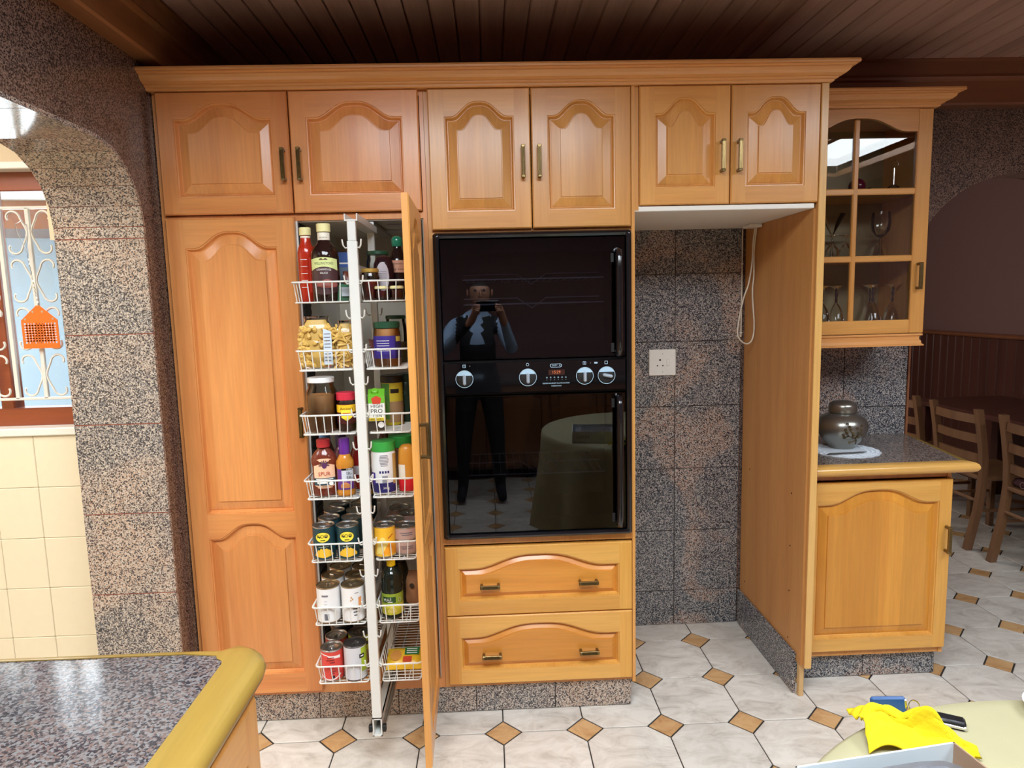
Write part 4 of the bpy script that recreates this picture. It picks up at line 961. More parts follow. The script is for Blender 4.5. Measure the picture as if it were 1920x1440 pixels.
label_(t, .0269, .020, .098, -1.2, 1.2, Lb('purple_label', 104, 58, 140)); label_(t, .0272, .048, .088, -.45, 1.15, Lb('silver_label', 206, 210, 218)); label_(t, .0274, .084, .094, -.45, 1.15, INK)
text("Nando's", .0085, INKW, t, (.010, 0, .089), bend=.0278, width=.028); text('PERi-', .014, INK, t, (.009, 0, .074), bend=.0276, width=.027); text('PERi', .014, INK, t, (.009, 0, .060), bend=.0276, width=.025); label_(t, .0273, .024, .046, -.6, .5, Lb('orange_print', 224, 150, 90), shape=lambda q: (.026, .036+.009*sin(pi*q)))
t = bottle('chilli_bottle', 'translucent red sauce bottle tucked behind the larder post', -.262, -.150, 3, [(0, 0), (.027, 0), (.029, .004), (.029, .10), (.024, .125), (.014, .15), (.013, .18), (0, .18)], Lb('deep_red_sauce', 128, 30, 26, .12))
label_(t, .0294, .05, .08, -.9, .5, Lb('lilac_grey_label', 190, 182, 188))
bottle('purple_neck_bottle', 'sauce bottle with dark purple neck behind the peri-peri bottle', -.325, -.125, 3, [(0, 0), (.028, 0), (.029, .004), (.029, .10), (.02, .128), (.015, .14), (0, .15)], Lb('maroon_sauce', 92, 44, 60, .15), [(0, .128), (.016, .128), (.0175, .182), (0, .186)], MATS['dark_violet'])
bottle('blue_cap_bottle', 'bottle with a blue cap at the back left of the fourth basket', -.385, -.10, 3, [(0, 0), (.028, 0), (.03, .004), (.03, .12), (.02, .15), (0, .15)], Lb('clear_brown', 104, 70, 50, .15), capp(.019, .15, .178), Lb('sky_blue_cap', 70, 130, 190))
t = bottle('milk_powder_tub', 'white tub with bright green lid and dark blue base', -.170, -.208, 3, [(0, 0), (.038, 0), (.040, .004), (.040, .128), (.037, .140), (0, .141)], Lb('tub_white', 232, 232, 230), capp(.0395, .138, .170), Lb('bright_green_lid', 58, 164, 70), cat='tub')
label_(t, .0404, .004, .036, -1.5, 1.5, Lb('navy_label', 44, 44, 110)); text('340g', .011, INKW, t, (.004, 0, .019), bend=.0409)
for k in range(8): label_(t, .0404, .092+k*.0048, .0942+k*.0048, -.40+.03*abs(k-4), .40-.03*abs(k-4), Lb('grey_print', 120, 112, 120))
for k in range(4): label_(t, .0405, .068, .076, -.42+k*.22, -.27+k*.22, MATS['navy_label'])
label_(t, .0404, .036, .06, -.2, .25, Lb('barcode_grey', 140, 142, 150)); label_(t, .0404, .03, .13, .75, 1.4, Lb('corn_gold', 196, 160, 90)); label_(t, .0404, .03, .07, -1.5, -.8, MATS['violet_blue_label'])
bottle('green_lid_tub', 'brown tub with a green lid behind the white milk powder tub', -.128, -.10, 3, [(0, 0), (.04, 0), (.042, .004), (.042, .125), (0, .13)], Lb('tan_tub', 168, 124, 88), capp(.040, .128, .165), MATS['bright_green_lid'], cat='tub')
t = bottle('mustard_bottle', 'orange-yellow mustard squeeze bottle with a red base beside the open door', -.094, -.205, 3, [(0, .0), (.026, 0), (.028, .004), (.028, .04), (.028, .11), (.025, .142), (.015, .154), (0, .156)], Lb('mustard_orange', 216, 146, 52, .3), sy=.75)
label_(t, .0285, .002, .040, -1.5, 1.5, Lb('signal_red', 214, 32, 42), sy=.78); label_(t, .0285, .042, .09, -1.5, -.3, Lb('cream_label', 240, 232, 214), sy=.78)
bottle('vinegar_bottle', 'dark amber bottle lying among the tubs in the fourth right basket', -.185, -.08, 3, [(0, 0), (.03, 0), (.032, .004), (.032, .12), (.02, .15), (.013, .17), (0, .17)], Lb('amber_vinegar', 92, 56, 36, .12))
# ---- row 5: tinned corn and tuna
TEAL = Lb('dark_teal_can', 36, 66, 72, .3); YEL = MATS['bright_yellow']
def koo(x, y, lab, front, z=None):
    t = can('sweetcorn_can', lab, x, y, 4, .0365, .112, TEAL, rot=.12 if front else random.uniform(.5, 5.5), z=z, group='tins of sweetcorn in the larder')
    if front:
        for dx in (0.0, ):
            n = 20; R_ = .0368
            def ov(a, b, rr, m, nm):
                vs = [(rr*sin((a*cos(2*pi*k/n))/rr), -rr*cos((a*cos(2*pi*k/n))/rr), .079+b*sin(2*pi*k/n)) for k in range(n)]
                vs.append((0, -rr, .079)); MB().add(vs, [(k, (k+1) % n, n) for k in range(n)]).build(nm, m, t)
            ov(.0245, .0178, R_, Lb('black_can_print', 24, 30, 30), 'oval_rim'); ov(.0230, .0163, R_+.0003, YEL, 'oval_badge')
        text('KOO', .0165, INK, t, (0, 0, .0815), bend=.0374, width=.034); label_(t, .0374, .068, .0705, -.2, .2, INK); label_(t, .0372, .052, .0555, -.65, .65, Lb('pale_green_print', 170, 196, 180)); label_(t, .0372, .046, .0485, -.4, .5, MATS['pale_green_print'])
        label_(t, .0370, .008, .04, -.8, .9, Lb('corn_yellow', 238, 188, 56), shape=lambda q: (.010+.006*abs(2*q-1), .020+.022*sin(pi*q)**.7+.003*sin(40*q)))
    return t
xl = (-.371, -.2935)
for j, y in enumerate((-.238, -.160, -.082, -.004)):
    for i, x in enumerate(xl):
        side = 'left' if i == 0 else 'right'
        koo(x, y, f'green sweetcorn can with yellow oval badge, front {side} of the fifth basket' if j == 0 else f'sweetcorn can in row {("two", "three", "four")[j-1]} from the front, {side} column of the fifth basket', j == 0)
koo(-.285, .070, 'sweetcorn can standing at the very back of the fifth basket, badge facing forwards', True)
koo(-.285, .070, 'sweetcorn can stacked on top of another at the back of the fifth basket', True, FZ[4]+.1125)
PEACHY = Lb('peach_can_yellow', 240, 186, 52, .3)
t = can('peach_slices_can', 'yellow tinned peaches can at the front of the fifth right basket', -.174, -.232, 4, .036, .105, PEACHY, tab=True)
label_(t, .0358, .01, .075, -.9, .4, Lb('pale_peach', 236, 214, 120), shape=lambda q: (.012, .03+.04*sin(pi*q))); label_(t, .0360, .01, .055, -.2, 1.2, Lb('peach_orange', 240, 160, 40), shape=lambda q: (.012, .02+.03*sin(pi*q)))
label_(t, .0364, .064, .074, .25, .75, Lb('red_print', 180, 40, 30), shape=lambda q: (.064+.012*q, .067+.012*q))
PINKC = Lb('dusty_pink_can', 190, 158, 146, .35)
for k, (x, y, q) in enumerate(((-.1085, -.205, 0), (-.1085, -.205, 1), (-.161, -.140, 0), (-.161, -.140, 1), (-.108, -.070, 0), (-.108, -.070, 1), (-.152, -.008, 0), (-.152, -.008, 1))):
    lab = ['lower', 'upper'][q]+' dusty pink tuna tin '+('nearest the open pantry door' if k < 2 else 'behind the tinned peaches' if k < 4 else 'second from the front by the open door' if k < 6 else 'at the back of the fifth right basket')
    t = can('tuna_tin', lab, x, y, 4, .042 if k < 2 else .040, .046, PINKC, z=FZ[4]+q*.0462, tab=True, group='tuna tins in the larder')
    if k < 2: label_(t, .0416, .026, .029, -.5, .5, Lb('grey_print', 120, 112, 120)); label_(t, .0416, .019, .022, -.4, .5, Lb('grey_print', 120, 112, 120))
# ---- row 6
WHT = Lb('white_paper_label', 232, 230, 228, .5)
for k, (x, y, lab) in enumerate(((-.369, -.236, 'white-labelled can with a barcode, front left of the sixth basket'), (-.288, -.236, 'white-labelled can with chickpea picture, front right of the sixth basket'), (-.371, -.156, 'white-labelled can second from the front on the left of the sixth basket'), (-.291, -.158, 'white-labelled can second from the front on the right of the sixth basket'),
   (-.362, -.076, 'white-labelled can third from the front on the left of the sixth basket'), (-.283, -.078, 'white-labelled can third from the front on the right of the sixth basket'), (-.365, .004, 'white-labelled can at the back left of the sixth basket'), (-.286, .004, 'white-labelled can at the back right of the sixth basket'))):
    t = can('white_label_can', lab, x, y, 5, .0385, .122, WHT, rot=.1, tab=True, lidm=col('brass_toned_tin', 172, 152, 118, .3, metal=.9), group='white-labelled cans in the larder')
    if k == 0:
        label_(t, .0381, .012, .034, -.28, .12, Lb('barcode_grey', 140, 142, 150)); label_(t, .0381, .092, .098, -.45, .1, Lb('grey_print', 120, 112, 120))
        for q in range(4): label_(t, .0381, .045+q*.010, .048+q*.010, -.25, .0, Lb('pale_grey_print', 196, 196, 200))
        for q in range(5): label_(t, .0382, .012, .034, -.27+q*.085, -.235+q*.085, INK)
    if k == 1:
        for q, (a, z) in enumerate(((-.1, .084), (.0, .078), (-.15, .074))): label_(t, .0381, z, z+.006, a, a+.12, Lb('chickpea_tan', 196, 156, 108))
        label_(t, .0381, .056, .085, .55, .85, Lb('orange_print', 224, 150, 90)); label_(t, .0381, .10, .1015, .25, .6, INK)
        for q in range(3): label_(t, .0383, .046-q*.011, .0495-q*.011, .05+.04*q, .65-.08*q, INK)
t = bottle('lemon_juice_bottle', 'dark green lemon juice bottle with yellow cap and lime label', -.160, -.222, 5,
  [(0, 0), (.034, 0), (.037, .004), (.037, .010), (.0355, .012), (.0355, .088), (.037, .094), (.037, .11), (.034, .118), (.036, .128), (.034, .146), (.024, .160), (.0145, .168), (.013, .175), (0, .175)], Lb('dark_bottle_glass', 22, 30, 24, .06), capp(.0145, .172, .195), Lb('lemon_yellow_cap', 246, 206, 16))
label_(t, .0359, .014, .086, -1.4, 1.4, Lb('lemon_label', 206, 198, 60)); label_(t, .0362, .050, .086, -1.4, 1.4, Lb('lime_label', 140, 162, 50)); label_(t, .0364, .056, .076, -1.0, .25, Lb('forest_label', 34, 70, 30))
text('YU-LEM', .014, INKW, t, (-.014, 0, .068), bend=.0368, width=.032); label_(t, .0368, .058, .060, -.5, -.05, INKW); label_(t, .0364, .020, .044, -.5, .3, Lb('lemon_pale', 240, 226, 120), shape=lambda q: (.022, .03+.014*sin(pi*q))); ring(.006, .007, 14).build('swirl_mark', INKW, t, (.022, -.031, .064), (0, 0, .7))
bottle('dark_sauce_bottle', 'dark bottle with black cap directly behind the lemon juice', -.150, -.140, 5, [(0, 0), (.034, 0), (.036, .004), (.036, .12), (.03, .15), (.02, .165), (0, .165)], MATS['dark_bottle_glass'], capp(.030, .160, .190), MATS['black_lid'])
t = can('coffee_tin', 'grey and black coffee tin behind the larder post in the sixth right basket', -.180, -.055, 5, .040, .135, Lb('charcoal_label', 70, 66, 70), cat='tin')
t = sachet('brown_paper_bag', 'brown paper bag of potatoes lying in the sixth right basket', -.108, -.15, 5, .075, .12, plain('kraft_paper', srgb(164, 112, 72), .8, noise=.1), -.2, .1, cat='bag', th=.03)
for a, z in ((-.02, .05), (.015, .08)): disc(.009, 12).build('round_window', Lb('choc_brown', 60, 48, 38), t, (a, -.03, z))
# ---- row 7
RED = Lb('coral_red_label', 214, 70, 60, .35)
t = can('tomato_can', 'coral red can with a white swirl, front left of the bottom basket', -.369, -.236, 6, .0375, .108, RED, tab=True, lidm=STEEL, rot=.1)
label_(t, .0371, .004, .10, -1.2, .9, Lb('white_swirl', 240, 226, 222), shape=lambda q: (.095-.088*q*.0-.01*q, .099-.012*q) if q < .5 else (.090-.012*q, .094-.006*q)); label_(t, .0371, .005, .1, -1.25, -1.05, MATS['white_swirl']); label_(t, .0371, .005, .012, -1.1, .9, MATS['white_swirl'], shape=lambda q: (.005+.06*abs(q-.5)**2, .010+.06*abs(q-.5)**2))
for k, (z, a, b_) in enumerate(((.083, -.3, .3), (.074, -.4, .35), (.066, -.1, .35), (.034, .0, .4), (.028, .0, .3))): label_(t, .0373, z, z+.003, a, b_, Lb('dark_red_print', 120, 30, 30))
label_(t, .0373, .012, .022, .0, .3, INK)
t = can('baked_beans_can', 'silver-white can with a lime stripe, front right of the bottom basket', -.291, -.238, 6, .0385, .120, Lb('silver_white_label', 206, 206, 210, .3), tab=True, lidm=col('dark_tin', 120, 118, 118, .3, metal=.9), rot=.1)
label_(t, .0381, .03, .112, .62, 1.5, Lb('lime_stripe', 170, 190, 50)); label_(t, .0384, .078, .092, .45, .95, INK); label_(t, .0388, .083, .087, .55, .85, INKW)
can('red_label_can', 'can with a dark red label behind the coral red can', -.371, -.158, 6, .0375, .108, Lb('dark_red_label', 150, 44, 44), tab=True)
t = can('lime_label_can', 'can with lime green and tan label behind the silver-white can', -.291, -.158, 6, .0385, .118, MATS['lime_stripe'], tab=True, lidm=MATS['dark_tin']); label_(t, .0381, .005, .06, -.2, 1.5, Lb('kraft_brown', 150, 118, 84)); label_(t, .0384, .08, .092, .3, .9, INK)
can('black_label_can', 'can with black label third from the front on the left of the bottom basket', -.366, -.075, 6, .039, .115, Lb('black_lid', 24, 24, 26), tab=True, lidm=MATS['dark_tin'])
can('charcoal_label_can', 'can with charcoal label third from the front on the right of the bottom basket', -.286, -.078, 6, .039, .118, MATS['charcoal_label'], tab=True, lidm=MATS['dark_tin'])
t = thing('noodle_packet', 'yellow and green instant noodle packet lying in the bottom right basket', 'packet', (-.1345, -.165, FZ[6]), .0)
def pillow(w, d, h, n=10):
    vs = []; fs = []
    for sd in (0, 1):
        for j in range(n+1):
            for i in range(n+1):
                u, v = i/n, j/n; e = min(1, 5*min(u, 1-u))*min(1, 4*min(v, 1-v))
                vs.append(((u-.5)*w, (v-.5)*d, h*.5+(1 if sd else -1)*h*.5*e**.5+.0015*sin(14*u)*sin(11*v)*sd))
    m_ = (n+1)**2
    for sd in (0, 1):
        for j in range(n):
            for i in range(n): a = sd*m_+j*(n+1)+i; fs.append((a, a+1, a+n+2, a+n+1))
    return MB().add(vs, fs)
o = pillow(.125, .085, .035); o.build('wrapper', Lb('noodle_yellow', 232, 180, 44, .3), t, (0, 0, 0), (radians(24), 0, 0), smooth=60)
def patch(w, d, m, loc, nm, sh=None): return MB().add([(-w/2, -d/2, 0), (w/2, -d/2, 0), (w/2, d/2, 0), (-w/2, d/2, 0)] if not sh else sh, [(0, 1, 2, 3)] if not sh else [tuple(range(len(sh)))]).build(nm, m, t, loc, (radians(24), 0, 0))
def pl_(x, v, off=.0012): return (x, v*cos(radians(24))-(.0355+off)*sin(radians(24)), v*sin(radians(24))+(.0355+off)*cos(radians(24)))
patch(.050, .030, Lb('noodle_green', 44, 110, 52), pl_(.024, .016), 'green_panel'); patch(.030, .022, Lb('noodle_red', 200, 70, 40), pl_(.010, -.016), 'red_picture')
patch(0, 0, Lb('noodle_tan', 196, 132, 60), pl_(-.030, .0), 'noodle_picture', [(.020*cos(k*pi/6), .022*sin(k*pi/6), 0) for k in range(12)])
[patch(.036, .0035, INKW, pl_(.024, .008+.008*q_, .002), 'print_line') for q_ in range(3)]


# ================================================================== GLASSWARE in the wall cabinet
def glass(name, label, x, y, z, prof, group='glasses in the wall cabinet', stem=None):
    t = thing(name, label, 'glass', (x, y, z), 0, group)
    MB().lathe(prof, 24).build('bowl', GLASS, t, smooth=50)
    if stem: MB().lathe(stem[0], 12).build('stem', stem[1], t, smooth=40)
    return t
S1, S2, S3 = 1.412, 1.7095, 1.9765
STEMG = glassmat('thick_glass', (.80, .82, .80, 1), 1.7)
mart = [(.034, 0), (.034, .002), (.006, .006), (.0035, .012), (.0035, .10), (.006, .105), (.050, .188), (.049, .188), (.004, .110)]
wine = [(.034, 0), (.034, .002), (.006, .006), (.004, .012), (.006, .03), (.004, .05), (.006, .07), (.005, .085), (.02, .095), (.034, .115), (.039, .145), (.036, .190), (.035, .190), (.037, .145), (.032, .117), (.018, .098)]
tumb = [(.0, .0), (.03, 0), (.034, .004), (.036, .09), (.0345, .09), (.033, .008), (0, .006)]
glass('martini_glass', 'clear martini glass on the middle shelf of the glass cabinet', 1.655, .45, S2, mart)
glass('wine_goblet', 'clear wine goblet with knobbly stem on the middle shelf', 1.853, .43, S2, wine)
up = [(.038, 0), (.030, .045), (.022, .06), (.006, .075), (.0035, .08), (.0035, .10), (.03, .108), (.032, .110)]
for k, (x, lab) in enumerate(((1.705, 'upturned liqueur glass just right of the martini glass'), (1.765, 'upturned liqueur glass left of the wine goblet, behind the glazing bar'), (1.915, 'upturned liqueur glass at the right end of the middle shelf'))):
    glass('liqueur_glass', lab, x, .545, S2, up)
flute = [(.040, 0), (.036, .04), (.024, .085), (.010, .108), (.006, .112), (.008, .125), (.005, .135), (.009, .15), (.006, .16), (.012, .178), (.030, .186), (.032, .188)]
for k, (x, y, lab) in enumerate(((1.630, .47, 'upturned champagne glass at the left end of the bottom shelf'), (1.836, .44, 'upturned champagne glass in the middle of the bottom shelf'), (1.935, .46, 'upturned champagne glass at the right end of the bottom shelf'), (1.735, .55, 'upturned champagne glass at the back of the bottom shelf'), (1.900, .57, 'tall dark-stemmed champagne glass at the back right of the bottom shelf'))):
    t = glass('champagne_glass', lab, x, y, S1, flute)
    MB().lathe([(.0, .113), (.0055, .113), (.0065, .125), (.0045, .135), (.0075, .15), (.005, .16), (.009, .176), (0, .18)], 10).build('faceted_stem', Lb('smoky_stem', 52, 36, 44, .08), t, smooth=30)
t = thing('red_glass_ball', 'dark red glass ball on the top shelf of the glass cabinet', 'ornament', (1.765, .47, S3))
MB().lathe([(.018, 0), (.022, .002), (.0, .004)], 20).build('stand', GLASS, t); MB().lathe([(.034*sin(pi*k/14), .037-.034*cos(pi*k/14)) for k in range(15)], 24).build('ball', Lb('ruby_glass', 96, 16, 42, .08), t, smooth=80)
t = thing('glass_oil_lamp', 'little clear glass lamp with wire loop on the top shelf', 'ornament', (1.905, .44, S3))
MB().lathe([(.03, 0), (.032, .004), (.02, .016), (.024, .026), (.012, .036), (.0, .037)], 20).build('base', STEMG, t, smooth=40)
lp = MB().tube([(.001, 0, .03), (.001, 0, .105)], .0022, 6); lp.tube([(.016*cos(a*pi/8)+.001, 0, .121+.016*sin(a*pi/8)) for a in range(16)], .0014, 5, closed=True); lp.build('wire_loop', CHROME, t)
t = thing('dark_glass_dish', 'dark glass dish beside the little glass lamp', 'ornament', (1.855, .53, S3))
MB().lathe([(0, 0), (.02, 0), (.03, .012), (.034, .026), (.03, .027), (.01, .03), (.008, .04), (0, .042)], 20).build('dish', Lb('smoky_stem', 52, 36, 44, .08), t, smooth=40)

# ================================================================== ginger jar, doily
t = thing('lace_doily', 'round white crocheted doily under the pewter ginger jar', 'doily', (1.672, .335, .9065))
n = 72; vs = []; LACE = plain('white_cotton_lace', srgb(214, 222, 230), .9, noise=.06, nscale=90, bump=.6)
for z in (0, .0025):
    for k in range(n): a = 2*pi*k/n; r = .138+.006*abs(sin(9*a)); vs.append((r*cos(a), r*sin(a), z))
MB().add(vs, [tuple(range(n, 2*n))]+[(k, (k+1) % n, n+(k+1) % n, n+k) for k in range(n)]).build('lace_base', LACE, t)
for rr, m_ in ((.128, 32), (.112, 28), (.096, 24)):
    for k in range(m_):
        a = 2*pi*k/m_; MB().tube([(rr*cos(a)+.0065*cos(q*pi/4), rr*sin(a)+.0065*sin(q*pi/4), .003) for q in range(8)], .0013, 4, closed=True).build('crochet_loop', LACE, t)
MB().lathe([(.118, .003), (.120, .0045), (.122, .003)], 48).build('crochet_ring', LACE, t); MB().lathe([(.103, .003), (.105, .0045), (.107, .003)], 48).build('crochet_ring', LACE, t)
PEW = plain('pewter', srgb(150, 148, 140), .28, .85, noise=.12, nscale=12)
t = thing('ginger_jar', 'round pewter ginger jar with lid and blossom branch relief', 'jar', (1.692, .385, .9095))
bp = [(0, 0), (.048, 0), (.052, .004), (.052, .010), (.060, .018), (.078, .036), (.094, .062), (.101, .088), (.099, .110), (.088, .130), (.068, .144), (.054, .150), (.050, .154), (.0, .154)]
MB().lathe(bp, 40).build('jar_body', PEW, t, smooth=60)
MB().lathe([(0, .153), (.054, .153), (.056, .156), (.056, .180), (.053, .190), (.042, .198), (.022, .202), (0, .203)], 36).build('lid', PEW, t, smooth=50)
DEC = plain('bronze_relief', srgb(92, 76, 50), .35, .8, noise=.3, nscale=60)
def onjar(a, z):
    a -= .42
    for (r0, z0), (r1, z1) in zip(bp, bp[1:]):
        if z0 <= z <= z1 and z1 > z0: r = r0+(r1-r0)*(z-z0)/(z1-z0); break
    else: r = .1
    r += .001; return (r*sin(a), -r*cos(a), z)
def branch(pts): MB().tube([onjar(a, z) for a, z in pts], [.0028-.0018*k/len(pts) for k in range(len(pts))], 6).build('relief_branch', DEC, t, smooth=60)
branch([(.75, .028), (.62, .045), (.52, .055), (.36, .060), (.20, .066), (.06, .062), (-.02, .070)]); branch([(.52, .055), (.58, .075), (.70, .092), (.72, .108)]); branch([(.36, .060), (.34, .078), (.22, .092), (.20, .106), (.12, .116)]); branch([(.20, .066), (.10, .078), (.05, .092)]); branch([(.62, .045), (.45, .040), (.30, .036)])
rnd = random.Random(4); fm = None
for a, z in ((.72, .11), (.70, .09), (.60, .08), (.20, .107), (.12, .118), (.24, .095), (.05, .094), (-.03, .072), (.34, .08), (.30, .037), (.45, .068), (.52, .10), (.02, .06), (.62, .062), (.78, .07), (.1, .08)):
    p = onjar(a, z); m = MB()
    for k in range(5):
        an = 2*pi*k/5; cx, cz = .0042*cos(an), .0042*sin(an)
        m.add([(cx+.0028*cos(q*pi/3), -.001, cz+.0028*sin(q*pi/3)) for q in range(6)]+[(cx, -.0026, cz)], [(q, (q+1) % 6, 6) for q in range(6)])
    m.build('relief_blossom', DEC, t, p, (0, 0, a-.42))
t = thing('silver_letter_opener', 'flat silver spatula lying on the doily in front of the ginger jar', 'spatula', (1.655, .262, .911), .12)
MB().prism([(-.10, .0), (-.075, .016), (.0, .012), (.06, .010), (.085, .002), (.06, -.008), (0, -.010), (-.07, -.014)], lambda a, b, h: (a, b, h), 0, .002).build('blade', STEEL, t)

# ================================================================== socket, cable
t = thing('wall_socket', 'white square wall socket with rocker switch on the niche granite', 'socket', (.981, .646, 1.2725))
MB().cbox(-.062, .062, -.010, 0, -.060, .060, .003).build('plate', WHITE, t)
MB().cbox(.018, .032, -.014, -.009, -.016, .016, .0015).build('rocker_switch', WHITE, t)
for x, z, r in ((-.012, .012, .0045), (-.024, -.014, .0032), (.001, -.014, .0032)):
    MB().lathe([(0, 0), (r, 0), (r, .0015), (r*.6, .0015), (r*.6, .0005), (0, .0005)], 14).build('pin_hole', BLACKM, t, (x, -.0102, z), (pi/2, 0, 0))
for z in (.040, -.043): MB().lathe([(0, 0), (.0025, 0), (.0025, .001), (0, .0014)], 10).build('screw', STEEL, t, (0, -.0100, z), (pi/2, 0, 0))
CABLE = plain('cream_flex', srgb(222, 214, 196), .5, noise=.03)
t = thing('loose_cable', 'cream flex looping down from under the bridging cabinet', 'cable', (1.33, .50, 1.86))
pts = [(1.345, 1.868), (1.336, 1.80), (1.334, 1.713), (1.322, 1.622), (1.300, 1.554), (1.283, 1.474), (1.275, 1.404), (1.288, 1.374), (1.312, 1.358), (1.334, 1.366), (1.346, 1.40), (1.348, 1.45), (1.344, 1.506), (1.339, 1.587), (1.343, 1.655), (1.341, 1.758), (1.346, 1.826), (1.349, 1.868)]
def smoothpath(p, n=5):
    out = []
    P_ = [Vector(q) for q in p]
    for i in range(len(P_)-1):
        a, b, c, d = P_[max(0, i-1)], P_[i], P_[i+1], P_[min(len(P_)-1, i+2)]
        for k in range(n):
            s = k/n; out.append(.5*((2*b)+(c-a)*s+(2*a-5*b+4*c-d)*s*s+(3*b-a-3*c+d)*s**3))
    out.append(P_[-1]); return out
MB().tube(smoothpath([(x-1.33, .004*sin(9*z), z-1.86) for x, z in pts]), .0034, 6).build('flex', CABLE, t, smooth=60)
MB().cbox(-.03, .025, -.05, .03, -.006, .008, .003).build('cable_cleat', WHITE, t)
t = thing('cable_conduit', 'thin cream cable clipped down the corner of the fridge gap', 'cable', (1.342, .636, 1.38))
MB().tube([(0, 0, 0), (.001, 0, .2), (0, 0, .485)], .003, 6).build('flex', CABLE, t)
for z in (.02, .15, .33): MB().cbox(-.005, .005, -.005, .004, z-.003, z+.003, .001).build('clip', WHITE, t)

# ================================================================== dining room furniture
def make_chair(label):
    t = thing('ladder_back_chair', label, 'chair', (0, 0, 0), 0, 'ladder-back dining chairs')
    # back at x=0, seat towards +x, width along y
    for sg in (1, -1):
        y = sg*.20
        pts = [(-.055, 0), (-.035, .10), (-.005, .24), (.012, .38), (.018, .46), (.012, .58), (-.008, .72), (-.035, .865)]
        vs = []
        for x, z in pts: vs += [(x-.019, y-.018, z), (x+.019, y-.018, z), (x+.019, y+.018, z), (x-.019, y+.018, z)]
        f = [(4*k+e, 4*k+(e+1) % 4, 4*k+4+(e+1) % 4, 4*k+4+e) for k in range(len(pts)-1) for e in range(4)]+[(3, 2, 1, 0), tuple(4*(len(pts)-1)+e for e in range(4))]
        MB().add(vs, f).build('back_post', W_CHAIR, t, smooth=40)
        MB().cbox(.375, .411, y-.018, y+.018, 0, .43, .004).build('front_leg', W_CHAIR, t)
    for z, xo in ((.80, -.023), (.68, -.004), (.56, .012)):
        vs = []; n = 10
        for k in range(n+1):
            u = -1+2*k/n; y = u*.185; xb = xo-.022*(1-u*u)
            for dx, dz in ((-.007, -.026), (.007, -.026), (.007, .026), (-.007, .026)): vs.append((xb+dx, y, z+dz))
        MB().add(vs, [(4*k+e, 4*k+(e+1) % 4, 4*k+4+(e+1) % 4, 4*k+4+e) for k in range(n) for e in range(4)]+[(0, 1, 2, 3), tuple(4*n+e for e in range(4))]).build('back_slat', W_CHAIR, t, smooth=40)
    MB().cbox(.0, .42, -.215, .215, .425, .452, .008).build('seat', W_CHAIR, t)
    MB().tube([(.0, -.19, .30), (.0, .19, .30)], .010, 8).build('stretcher', W_CHAIR, t)
    for sg in (1, -1): MB().tube([(-.01, sg*.2, .24), (.39, sg*.2, .24)], .010, 8).build('stretcher', W_CHAIR, t)
    return t
ch = make_chair('ladder-back wooden chair nearest the kitchen, cut by the right picture edge'); ch.location = (3.125, 1.035, 0)
c2 = copy_tree(ch); c2['label'] = 'ladder-back wooden chair in the middle of the row, right of the worktop'; c2.location = (3.125, 1.628, 0)
c3 = copy_tree(ch); c3['label'] = 'ladder-back wooden chair farthest back, half hidden behind the granite wall'; c3.location = (3.135, 2.22, 0)
t = thing('seat_cushion', 'dark maroon seat cushion with a ring emblem on the nearest dining chair', 'cushion', (3.335, 1.035, .453))
MB().cbox(-.19, .19, -.19, .19, 0, .05, .018).build('pad', plain('maroon_fabric', srgb(70, 34, 36), .85, noise=.1), t, smooth=60)
ring(.015, .019, 20).build('ring_emblem', Lb('grey_pink_print', 140, 110, 112, .7), t, (-.1912, .10, .025), (0, 0, -pi/2)); MB().add([(0, -.06, -.004), (0, .06, -.004), (0, .06, .003), (0, -.06, .003)], [(0, 1, 2, 3)]).build('print_line', MATS['grey_pink_print'], t, (-.1914, .0, .025))
t = thing('dining_table', 'dark wooden dining table beyond the ladder-back chairs', 'table', (3.80, 1.75, 0))
MB().cbox(-.36, .36, -.85, .85, .72, .755, .006).build('table_top', W_WAIN, t)
for sx_ in (-1, 1):
    for sy_ in (-1, 1): MB().cbox(sx_*.29-.035, sx_*.29+.035, sy_*.76-.035, sy_*.76+.035, 0, .72, .006).build('table_leg', W_WAIN, t)

# ================================================================== peninsula counter
t = thing('peninsula_cabinet', 'wooden peninsula cabinet under the granite counter in the left foreground', 'cabinet', (-.6, -1.7, 0))
wp(MB().box(-.92, -.276, -2.28, -1.185, .10, .872), 'carcass', W_V, t)
wp(MB().box(-.92, -.33, -2.24, -1.23, 0, .10), 'plinth', GRAN, t)
for y0 in (-1.738, -2.276):
    d_ = door(t, 0, .53, .128, .858, 0, [(.058, .73-.092, .052)], (W_V, W_H, W_P), stile=.058)
    d_.rotation_euler = (0, 0, pi/2); d_.location = (-.255-t.location.x, y0-t.location.y, .128)
    handle(d_, .06, .6)
t = thing('granite_counter', 'polished granite peninsula counter with rounded wooden edge in the left foreground', 'worktop', (-.6, -1.7, .87))
wp(MB().prism([(-.928, -2.3), (-.315, -2.3), (-.315, -1.19), (-.345, -1.160), (-.928, -1.160)], lambda a, b, h: (a, b, h), .874, .918), 'slab', GRAN_T, t)
NP2 = [(0, .872), (.050, .872), (.064, .878), (.073, .888), (.075, .897), (.071, .907), (.058, .915), (.035, .9195), (0, .920)]
q = [(-.315, -2.3, 1, 0), (-.315, -1.205, 1, 0)]+[(-.315-.022+.022*cos(a), -1.205+.022*sin(a), cos(a), sin(a)) for a in (pi/10, pi/5, 3*pi/10, 2*pi/5)]+[(-.337, -1.172, 0, .45), (-.40, -1.162, 0, .28), (-.928, -1.160, 0, .28)]
wp(MB().sweep(NP2, q), 'wooden_nosing', W_EDGEY, t, smooth=50)

